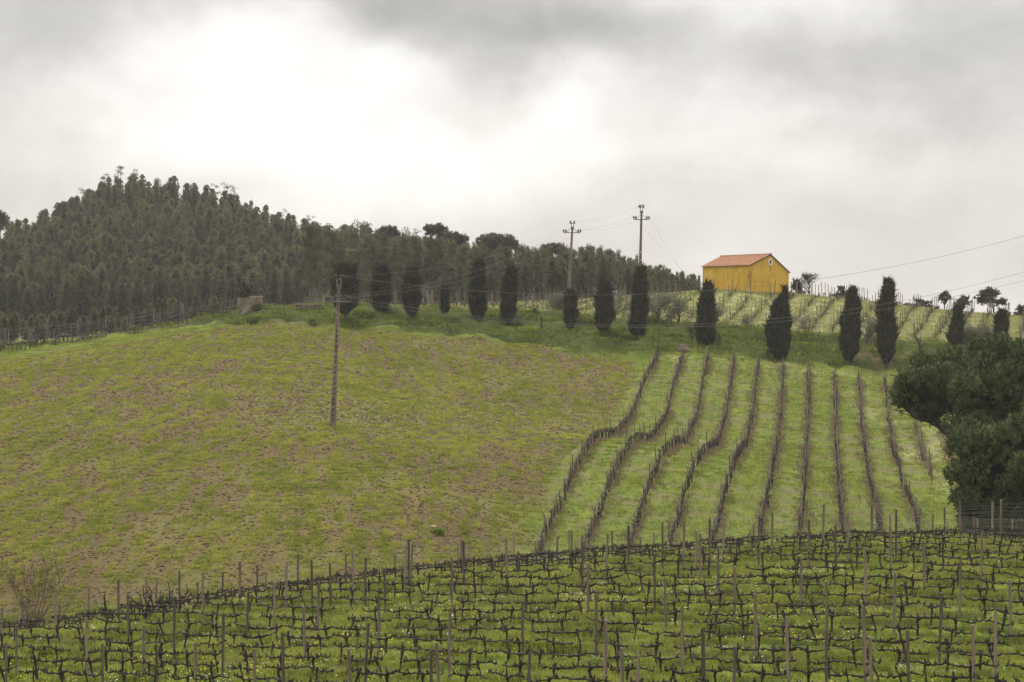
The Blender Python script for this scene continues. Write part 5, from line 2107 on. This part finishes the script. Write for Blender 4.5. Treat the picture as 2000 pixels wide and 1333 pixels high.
# ---- olives, bare fruit trees, shrubs
def branchy(T, tips, p, d, L, r, depth, spread=0.6, upb=0.25, kids=(2, 4), sides=5):
    n = 4
    q = p + d * L
    P_ = limb(T, p, q, r, r * 0.62, 0.09, n, sides if depth > 1 else 4)
    if depth == 0:
        tips.append(q)
        return
    for k in range(rng.integers(kids[0], kids[1])):
        nd = d + rng.normal(0, spread, 3) + [0, 0, upb]
        nd /= np.linalg.norm(nd)
        branchy(T, tips, P_[-1] if rng.random() < 0.6 else P_[-2], nd, L * (0.6 + 0.25 * rng.random()), r * 0.58, depth - 1, spread, upb, kids, sides)


def olive(px, py, d0, hpx, label, leafy=1.0, name="olive_tree", depth=3, wide=0.6, group="olives and bare trees on the bank", cat="tree", lean=(0, 0, 1), mat='olive', trunk_r=0.11, D=None):
    if D is None:
        q = hit(px, py, d0)
    else:
        x = (px - CX) / F * D
        q = np.array([x, D, ground_z(x, D)])
    s = q[1] / F
    H = hpx * s
    root = empty(name, q)
    T = MB()
    tips = []
    stems = 3
    for k in range(stems):
        d = np.array([rng.normal(0, 0.35), rng.normal(0, 0.35), 1]) + np.array(lean) * 0.5
        d /= np.linalg.norm(d)
        branchy(T, tips, np.array([rng.normal(0, 0.06), rng.normal(0, 0.06), -0.15]), d, H * 0.36, trunk_r, depth, wide, 0.12, (2, 4))
    zmax = max(t_[2] for t_ in tips)
    T.v = [v * [1, 1, H / zmax] for v in T.v]
    tips = [t_ * [1, 1, H / zmax] for t_ in tips]
    T.build("trunk", M['bark'], root)
    if leafy > 0:
        C = MB()
        for t_ in tips:
            n = int(22 * leafy)
            c = t_ + rng.normal(0, 0.26, (n, 3))
            C.leaves(c, rand_dirs(n), 0.17 + 0.1 * rng.random(n), 0.045 + 0.03 * rng.random(n))
        C.build("crown", M[mat], root)
    tag(root, label, cat, group)


olive(1287, 637, 228, 62, "pale olive tree just right of the slender cypress", 1.5, depth=4)
olive(1200, 628, 228, 56, "pale olive behind the plump cypress", 1.3, depth=4, D=258)
olive(1093, 612, 228, 38, "pale olive left of the short blunt cypress", 1.3, depth=4, D=264)
olive(1325, 632, 228, 52, "grey olive left of the twin tipped cypress", 1.2, depth=4, D=259)
olive(1688, 672, 228, 58, "leaning bare olive between the full and the tallest cypress", 0.5, depth=4, lean=(0.7, 0, 0), D=250)
olive(1576, 668, 228, 46, "wispy bare olive right of the fat cypress", 0.35, depth=4, D=256)
olive(1797, 684, 228, 34, "leafless stunted fruit tree on the bank right of the tallest cypress", 0.0, name="bare_tree", depth=2)
olive(1893, 682, 228, 42, "grey olive right of the ragged cypress", 1.5, depth=4)
olive(1925, 680, 228, 42, "grey olive left of the flat topped cypress", 1.5, depth=4)
olive(1458, 640, 228, 22, "tiny grey olive between the two cypresses before the house", 0.6, depth=3)
olive(1400, 622, 228, 30, "tiny pale olive right of the twin tipped cypress", 0.6, depth=3, D=262)


def shrub(px, py, d0, w, h, label, mat='shrub', dens=1.0, group="shrubs on the bank"):
    q = hit(px, py, d0)
    s = q[1] / F
    W, H = w * s / 2, h * s
    root = empty("shrub", q)
    T, C = MB(), MB()
    n = int(260 * dens * max(1, W * H))
    for k in range(9):
        e = np.array([rng.normal(0, W * 0.5), rng.normal(0, W * 0.5), H * (0.5 + 0.45 * rng.random())])
        limb(T, (0, 0, -0.1), e, 0.03, 0.008, 0.06, 4, 4)
        m = n // 9 + 1
        c = e * (0.55 + 0.5 * rng.random((m, 1))) + rng.normal(0, 0.2 * W + 0.03, (m, 3))
        c[:, 2] = np.clip(c[:, 2], 0.05, H)
        C.leaves(c, rand_dirs(m) + [0, 0, 0.4], 0.16 + 0.1 * rng.random(m), 0.05 + 0.03 * rng.random(m))
    T.build("stems", M['twig'], root)
    C.build("crown", M[mat], root)
    tag(root, label, "shrub", group)


shrub(1352, 666, 228, 26, 36, "green shrub against the twin tipped cypress's left side", 'shrub', 1.6)
shrub(1404, 676, 228, 16, 26, "thin shrub at the twin tipped cypress's right foot", 'shrub', 0.6)
shrub(1011, 640, 228, 24, 26, "pale conifer shrub right of the pointed cypress", 'olive', 1.2)
shrub(1497, 700, 228, 18, 16, "low shrub at the fat cypress's left foot", 'shrub', 0.9)
shrub(497, 632, 228, 16, 9, "low dark shrub on the bank below the stone wall stub", 'shrub', 1.6)
shrub(505, 607, 228, 16, 14, "leafy shrub at the right foot of the stone wall stub", 'shrub', 1.6)
shrub(612, 634, 228, 18, 8, "low dark shrub at the foot of the bank left of the field pole", 'shrub', 1.6)
shrub(1045, 618, 228, 14, 16, "small dark shrub between the pointed and the short cypress", 'shrub', 1.2)
shrub(1134, 640, 228, 12, 22, "small shrub right of the short blunt cypress", 'shrub', 0.9)
shrub(856, 1044, 104, 20, 6, "green weed clump below the orange rock", 'weed', 2.0, "weed clumps")
# burnt stump on the bank
q = hit(1057, 640, 228)
mb = MB()
mb.tube([(0, 0, -0.2), (0.03, 0, 0.5), (-0.02, 0, 1.0)], [0.11, 0.09, 0.07], 7)
mb.tube([(0.0, 0, 0.8), (0.16, 0, 1.15)], [0.06, 0.04], 6)
o = mb.build("tree_stump", M['vine'])
o.location = q
tag(o, "black stump on the bank between the pointed and short cypresses", "stump")

# bare bush at the bottom left and untrained old vines on the crest beside it
xb = (66 - CX) / F * 93
q = np.array([xb, 93.0, ground_z(xb, 93.0)])
T = MB()
for k in range(40):
    a = rng.random() * 6.28
    lean = rng.random() ** 0.7
    L = 2.0 + 1.0 * rng.random()
    b0 = np.array([rng.normal(0, 0.1), rng.normal(0, 0.1), -0.1])
    m = b0 + np.array([math.cos(a) * 0.45 * lean, math.sin(a) * 0.45 * lean, L * 0.45])
    e = b0 + np.array([math.cos(a) * 1.95 * lean, math.sin(a) * 1.1 * lean, L])
    T.tube([b0, m, (m + e) / 2 + rng.normal(0, 0.06, 3), e], [0.014, 0.010, 0.006, 0.003], 4, cap=False)
    for j in range(6):
        t = 0.3 + 0.65 * rng.random()
        p = m * (1 - t) + e * t
        T.tube([p, p + [rng.normal(0, 0.2), rng.normal(0, 0.2), 0.25 + 0.45 * rng.random()]], [0.006, 0.003], 3, cap=False)
o = T.build("bare_shrub", M['twig'])
o.location = q
o.scale = (1, 1, 1.18)
tag(o, "leafless reddish shrub with upright twigs at the lower left", "shrub")
for px, py, hpx, lab in ((222, 1206, 52, "gnarled old vine sprawling left of the tangle on the crest"), (285, 1192, 52, "gnarled old vine with upright arms amid the crest tangle"),
                         (345, 1186, 48, "gnarled old vine leaning right on the crest at lower left")):
    D = 84.5
    x = (px - CX) / F * D
    q = np.array([x, D, ground_z(x, D)])
    s = D / F
    H = q[2] * -1 + (CY - (py - hpx)) / F * D
    root = empty("old_vine", q)
    T, tips = MB(), []
    for k in range(5):
        d = np.array([rng.normal(0, 0.9), rng.normal(0, 0.4), 0.8])
        d /= np.linalg.norm(d)
        branchy(T, tips, np.array([0, 0, -0.1]), d, 0.5, 0.055, 2, 0.55, 0.1, (1, 4), 6)
    zm = max(t_[2] for t_ in tips)
    T.v = [v * [1, 1, H / zm] for v in T.v]
    T.build("limbs", M['vine'], root)
    tag(root, lab, "vine", "old sprawling vines on the crest")


# ------------------------------------------------------------------ grass, flowers: scattered tufts
def blade_tuft(n, h, spread, w, bend=0.5):
    mb = MB()
    for k in range(n):
        a = rng.random() * 6.28
        b = np.array([rng.normal(0, spread * 0.5), rng.normal(0, spread * 0.5), -0.02])
        hh = h * (0.55 + 0.6 * rng.random())
        d = np.array([math.cos(a), math.sin(a), 0])
        sd = np.array([-d[1], d[0], 0]) * w * 0.5
        bd = bend * hh * (0.4 + rng.random())
        m = b + d * bd * 0.3 + [0, 0, hh * 0.6]
        e = b + d * bd + [0, 0, hh * (0.95 if bd < hh * 0.5 else 0.8)]
        V = [b - sd, b + sd, m + sd * 0.8, m - sd * 0.8, e]
        t = rng.random()
        mb.add(V[:4], [[0, 1, 2, 3]], t)
        mb.add([V[3], V[2], V[4]], [[0, 1, 2]], t)
    return mb


def scatter(name, pts, scale, tint, idx, templates, mat, label, cat):
    me = bpy.data.meshes.new(name)
    n = len(pts)
    me.vertices.add(n)
    me.vertices.foreach_set("co", np.asarray(pts, np.float32).ravel())
    for nm, arr, ty in (("sc", scale, 'FLOAT'), ("tint", tint, 'FLOAT'), ("rz", rng.random(n) * 6.28, 'FLOAT')):
        a = me.attributes.new(nm, ty, 'POINT')
        a.data.foreach_set("value", np.asarray(arr, np.float32))
    a = me.attributes.new("pick", 'INT', 'POINT')
    a.data.foreach_set("value", np.asarray(idx, np.int32))
    me.materials.append(mat)
    o = link(name, me)
    ng = bpy.data.node_groups.new(name + "_scatter", 'GeometryNodeTree')
    ng.interface.new_socket("Geometry", in_out='INPUT', socket_type='NodeSocketGeometry')
    ng.interface.new_socket("Geometry", in_out='OUTPUT', socket_type='NodeSocketGeometry')
    N, L = ng.nodes, ng.links
    gi, go = N.new("NodeGroupInput"), N.new("NodeGroupOutput")
    g2i = N.new("GeometryNodeGeometryToInstance")
    for t_ in reversed(templates):
        oi = N.new("GeometryNodeObjectInfo")
        oi.inputs["Object"].default_value = t_
        L.new(oi.outputs["Geometry"], g2i.inputs[0])
    iop = N.new("GeometryNodeInstanceOnPoints")
    L.new(gi.outputs[0], iop.inputs["Points"])
    L.new(g2i.outputs[0], iop.inputs["Instance"])
    iop.inputs["Pick Instance"].default_value = True

    def named(nm, ty):
        k = N.new("GeometryNodeInputNamedAttribute")
        k.data_type = ty
        k.inputs["Name"].default_value = nm
        return k.outputs["Attribute"]

    L.new(named("pick", 'INT'), iop.inputs["Instance Index"])
    cx = N.new("ShaderNodeCombineXYZ")
    L.new(named("rz", 'FLOAT'), cx.inputs[2])
    L.new(cx.outputs[0], iop.inputs["Rotation"])
    L.new(named("sc", 'FLOAT'), iop.inputs["Scale"])
    L.new(iop.outputs[0], go.inputs[0])
    md = o.modifiers.new("scatter", 'NODES')
    md.node_group = ng
    tag(o, label, cat, kind="stuff")
    return o


def template(name, mb, mat):
    return bpy.data.objects.new(name, mb.mesh(name, mat))


def sample(n, y0, y1, pad=1.06, power=1.0):
    """random spots on the land inside the visible wedge (and a little beside it)"""
    y = y0 + (y1 - y0) * rng.random(n)
    keep = rng.random(n) < (y / y1) ** power
    y = y[keep]
    x = (rng.random(len(y)) * 2 - 1) * (0.2118 * y * pad + 1.0)
    return x, y


M['grass'] = foliage_mat("grass_blade", (0.056, 0.076, 0.010), (0.152, 0.182, 0.022), (0.300, 0.310, 0.055), 0.5, inst=True, rough=0.7, spec=0.12)
M['grass_field'] = foliage_mat("field_grass_blade", (0.108, 0.138, 0.014), (0.196, 0.218, 0.026), (0.33, 0.310, 0.058), 0.5, inst=True, rough=0.7, spec=0.12)
M['grass_dry'] = foliage_mat("dry_grass_blade", (0.09, 0.065, 0.035), (0.17, 0.125, 0.07), (0.27, 0.215, 0.13), 0.3, inst=True, rough=0.8, spec=0.1)
M['grass_up'] = foliage_mat("upper_grass_blade", (0.10, 0.115, 0.025), (0.17, 0.18, 0.05), (0.32, 0.31, 0.15), 0.45, inst=True, rough=0.7, spec=0.1)
M['petal_y'] = foliage_mat("yellow_petal", (0.45, 0.36, 0.02), (0.60, 0.50, 0.05), (0.68, 0.60, 0.12), 0.2, inst=True)
M['petal_w'] = foliage_mat("white_petal", (0.50, 0.49, 0.40), (0.62, 0.61, 0.54), (0.72, 0.71, 0.66), 0.2, inst=True)

# near vineyard floor
T_near = [template("tuft_a%d" % i, blade_tuft(16, 0.20, 0.22, 0.016, 0.6), M['grass']) for i in range(5)] + [template("tuft_b%d" % i, blade_tuft(34, 0.30, 0.34, 0.018, 0.8), M['grass']) for i in range(3)]
x, y = sample(125000, 53, 112)
z = ground_z(x, y)
big = fbm(x, y, 3.0, 31)
cl = vnoise(x, y, 0.7, 33)
keep = rng.random(len(x)) < np.clip(0.35 + 1.0 * (cl - 0.15), 0.25, 1)
x, y, z, big, cl = x[keep], y[keep], z[keep], big[keep], cl[keep]
n = len(x)
# taller under the vine rows where the mower does not reach
ph = (FG_NRM[0] * x + FG_NRM[1] * y - FG_C0) / FG_SP
dr = np.abs(ph - np.round(ph)) * FG_SP
sc = (0.40 + 1.3 * big * cl + 0.45 * np.exp(-(dr / 0.45) ** 2)) * (0.7 + 0.5 * rng.random(n))
scatter("near_grass", np.stack([x, y, z], 1), sc, np.clip(0.66 - 0.42 * np.exp(-(dr / 0.35) ** 2) + 0.9 * (big - 0.5) + 0.7 * (vnoise(x, y * 0.3, 0.4, 39) - 0.5) + rng.normal(0, 0.2, n), 0, 1), np.where((big > 0.5) & (cl > 0.5) & (rng.random(n) < 0.7), rng.integers(5, 8, n), rng.integers(0, 5, n)), T_near, M['grass'],  # tint drops along the rows: shade under the vines painted into the grass
        "tufted green grass covering the near vineyard floor", "grass")
T_nd = [template("tuft_n%d" % i, blade_tuft(12, 0.24, 0.25, 0.014, 0.6), M['grass_dry']) for i in range(3)]
x, y = sample(14000, 53, 108)
keep = vnoise(x, y, 1.3, 45) > 0.55
x, y = x[keep], y[keep]
n = len(x)
scatter("withered_grass", np.stack([x, y, ground_z(x, y)], 1), 0.5 + 0.7 * rng.random(n), rng.random(n), rng.integers(0, 3, n), T_nd, M['grass_dry'],
        "withered brown grass in the near vineyard", "grass")
# slope meadow and bank
T_mid = [template("tuft_c%d" % i, blade_tuft(13, 0.17, 0.40, 0.035, 1.2), M['grass']) for i in range(6)]
x, y = sample(150000, 112, 268)
lo, hi = bank_lo(x), bank_hi(x)
mk2 = masks(x, y)
keep = (mk2['field'] < 0.4) & (y < hi + 1) & (mk2['soil'] < 0.35) & (mk2['track'] < 0.5)
keep &= (mk2['bank'] > 0.5) | (y < lo)
x, y = x[keep], y[keep]
bk = mk2['bank'][keep]
z = ground_z(x, y)
n = len(x)
cl = fbm(x, y, 1.5, 35)
sc = (0.45 + 0.8 * cl + 1.6 * bk * sstep(0.5, 0.62, cl)) * (0.6 + 0.7 * rng.random(n))
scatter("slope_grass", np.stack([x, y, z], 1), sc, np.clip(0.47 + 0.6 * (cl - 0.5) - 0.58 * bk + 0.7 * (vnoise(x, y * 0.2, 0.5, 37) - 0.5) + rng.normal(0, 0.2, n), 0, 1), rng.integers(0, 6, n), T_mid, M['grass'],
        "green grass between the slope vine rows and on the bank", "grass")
# sown field
T_fld = [template("tuft_d%d" % i, blade_tuft(15, 0.15, 0.20, 0.030, 1.1), M['grass_field']) for i in range(6)]
x, y = sample(300000, 100, 250)
mk2 = masks(x, y)
pat = 0.54 * vnoise(x, y * 0.18, 0.34, 51) + 0.08 * vnoise(x, y * 0.2, 1.5, 52) + 0.20 * fbm(x, y * 0.6, 18, 53) + 0.18 * vnoise(x - 0.22 * y, y * 0.10, 2.0, 59)
keep = (mk2['field'] > 0.5) & (rng.random(len(x)) < sstep(0.455, 0.555, pat))
x, y, pat = x[keep], y[keep], pat[keep]
z = ground_z(x, y)
n = len(x)
scatter("field_grass", np.stack([x, y, z], 1), (0.35 + 1.2 * pat) * (0.6 + 0.7 * rng.random(n)), np.clip(0.5 + 0.8 * (fbm(x, y, 5, 55) - 0.5) + 0.8 * (vnoise(x, y * 0.18, 0.35, 57) - 0.5) + rng.normal(0, 0.28, n), 0, 1), rng.integers(0, 6, n), T_fld, M['grass_field'],
        "short yellowish grass sprouting through the brown soil of the field", "grass")
# clods of turned earth
def clod(nm):
    import bmesh
    bm = bmesh.new()
    bmesh.ops.create_icosphere(bm, subdivisions=1, radius=1)
    V = np.array([v.co[:] for v in bm.verts])
    Fc = np.array([[v.index for v in f.verts] for f in bm.faces])
    bm.free()
    mb = MB()
    mb.add(V * np.array([0.13, 0.11, 0.075]) * (0.7 + 0.6 * rng.random((len(V), 1))), Fc, 0.5)
    return template(nm, mb, M['clod'])


M['clod'] = foliage_mat("earth_clod", (0.048, 0.034, 0.015), (0.090, 0.066, 0.029), (0.145, 0.108, 0.050), 0, inst=True, rough=0.95, spec=0.05)
x, y = sample(150000, 100, 250)
mk2 = masks(x, y)
pat = 0.54 * vnoise(x, y * 0.18, 0.34, 51) + 0.08 * vnoise(x, y * 0.2, 1.5, 52) + 0.20 * fbm(x, y * 0.6, 18, 53) + 0.18 * vnoise(x - 0.22 * y, y * 0.10, 2.0, 59)
keep = (mk2['field'] > 0.4) & (rng.random(len(x)) < 1 - sstep(0.45, 0.56, pat))
x, y = x[keep], y[keep]
n = len(x)
scatter("soil_clods", np.stack([x, y, ground_z(x, y)], 1), 0.3 + 0.7 * rng.random(n) ** 1.5, rng.random(n), rng.integers(0, 4, n), [clod("clod%d" % i) for i in range(4)], M['clod'],
        "brown clods of turned earth between the field grass", "soil")
# upper vineyard sward
T_up = [template("tuft_e%d" % i, blade_tuft(9, 0.20, 0.45, 0.045, 0.7), M['grass_up']) for i in range(4)]
x, y = sample(60000, 254, 312)
mk2 = masks(x, y)
keep = (y > bank_hi(x)) & (x > -40)
lx, ly = x - 28.1, y - 283.0
a1, a2 = lx * 0.784 + ly * 0.620, -lx * 0.620 + ly * 0.784
keep &= ~((a1 > -0.3) & (a1 < 6.4) & (a2 > -0.3) & (a2 < 8.8))
x, y, pl = x[keep], y[keep], mk2['pale'][keep]
n = len(x)
scatter("upper_grass", np.stack([x, y, ground_z(x, y)], 1), 0.6 + 0.7 * rng.random(n), np.clip(0.25 + 0.55 * pl + rng.normal(0, 0.15, n), 0, 1), rng.integers(0, 4, n), T_up, M['grass_up'],
        "pale flowering grass of the upper vineyard", "grass")
# dry grass along the slope rows
T_dry = [template("tuft_f%d" % i, blade_tuft(12, 0.34, 0.22, 0.022, 0.5), M['grass_dry']) for i in range(4)]
pts = []
for r in HILL_ROWS + SHORT_ROWS:
    for p in r:
        for k in range(9):
            if vnoise(p[0], p[1], 6, 61) + 0.35 * rng.random() > 0.45:
                pts.append([p[0] + rng.normal(0, 0.26), p[1] + rng.uniform(-0.6, 0.6)])
pts = np.array(pts)
scatter("dry_grass", np.stack([pts[:, 0], pts[:, 1], ground_z(pts[:, 0], pts[:, 1])], 1), 0.6 + 0.7 * rng.random(len(pts)), rng.random(len(pts)), rng.integers(0, 4, len(pts)), T_dry, M['grass_dry'],
        "dry brown grass under the vine rows on the slope", "grass")


# small flowers
def flower_head(mat, nm, r=0.017, h=0.24):
    mb = MB()
    for k in range(4):
        b = np.array([rng.normal(0, 0.07), rng.normal(0, 0.07), h * (0.75 + 0.5 * rng.random())])
        th = np.linspace(0, 2 * np.pi, 7)[:-1]
        tl = rng.normal(0, 0.4, 2)
        V = [[b[0] + r * math.cos(t), b[1] + r * math.sin(t), b[2] + r * (tl[0] * math.cos(t) + tl[1] * math.sin(t))] for t in th] + [[b[0], b[1], b[2] - r * 0.5]]
        mb.add(V, [[q, (q + 1) % 6, 6] for q in range(6)], rng.random())
    return template(nm, mb, mat)


for nm, mat, lab, n0, thr, seed in (("yellow_flowers", 'petal_y', "small yellow wildflowers dotting the near vineyard grass", 9000, 0.62, 71), ("white_flowers", 'petal_w', "small white wildflowers in the near vineyard grass", 4500, 0.66, 73)):
    x, y = sample(n0, 53, 100)
    w = vnoise(x, y, 1.1, seed) * 0.5 + vnoise(x, y, 4.5, seed + 1) * 0.5
    keep = w > thr
    x, y = x[keep], y[keep]
    n = len(x)
    scatter(nm, np.stack([x, y, ground_z(x, y)], 1), 0.7 + 0.5 * rng.random(n), rng.random(n), rng.integers(0, 3, n), [flower_head(M[mat], nm + "_head%d" % i) for i in range(3)], M[mat], lab, "flowers")
x, y = sample(60000, 150, 300)
mk2 = masks(x, y)
keep = rng.random(len(x)) < mk2['pale'] * 0.10
x, y = x[keep], y[keep]
n = len(x)
scatter("daisies", np.stack([x, y, ground_z(x, y)], 1), 1.0 + 0.6 * rng.random(n), rng.random(n), rng.integers(0, 2, n), [flower_head(M['petal_w'], "daisy_head%d" % i, 0.032, 0.14) for i in range(2)], M['petal_w'],
        "white daisies in pale strips round the upper vineyard", "flowers")
# ------------------------------------------------------------------ damp air
def haze():
    m = bpy.data.materials.new("damp_air")
    m.use_nodes = True
    nt = m.node_tree
    nt.nodes.clear()
    out = nt.nodes.new("ShaderNodeOutputMaterial")
    v = nt.nodes.new("ShaderNodeVolumePrincipled")
    v.inputs["Color"].default_value = (0.92, 0.90, 0.87, 1)
    v.inputs["Density"].default_value = HAZE_DENSITY
    v.inputs["Anisotropy"].default_value = 0.2
    nt.links.new(v.outputs[0], out.inputs["Volume"])
    mb = MB()
    x0, x1, y0, y1, z0, z1 = -6600, 6600, -6600, 9900, -45, 75
    V = [[x, y, z] for z in (z0, z1) for y in (y0, y1) for x in (x0, x1)]
    mb.add(V, [[0, 2, 3, 1], [4, 5, 7, 6], [0, 1, 5, 4], [2, 6, 7, 3], [0, 4, 6, 2], [1, 3, 7, 5]], 0.5)
    o = mb.build("haze", m)
    tag(o, "thin damp haze over the whole landscape", "haze", kind="stuff")


HAZE_DENSITY = 0.00013
if HAZE_DENSITY:
    haze()
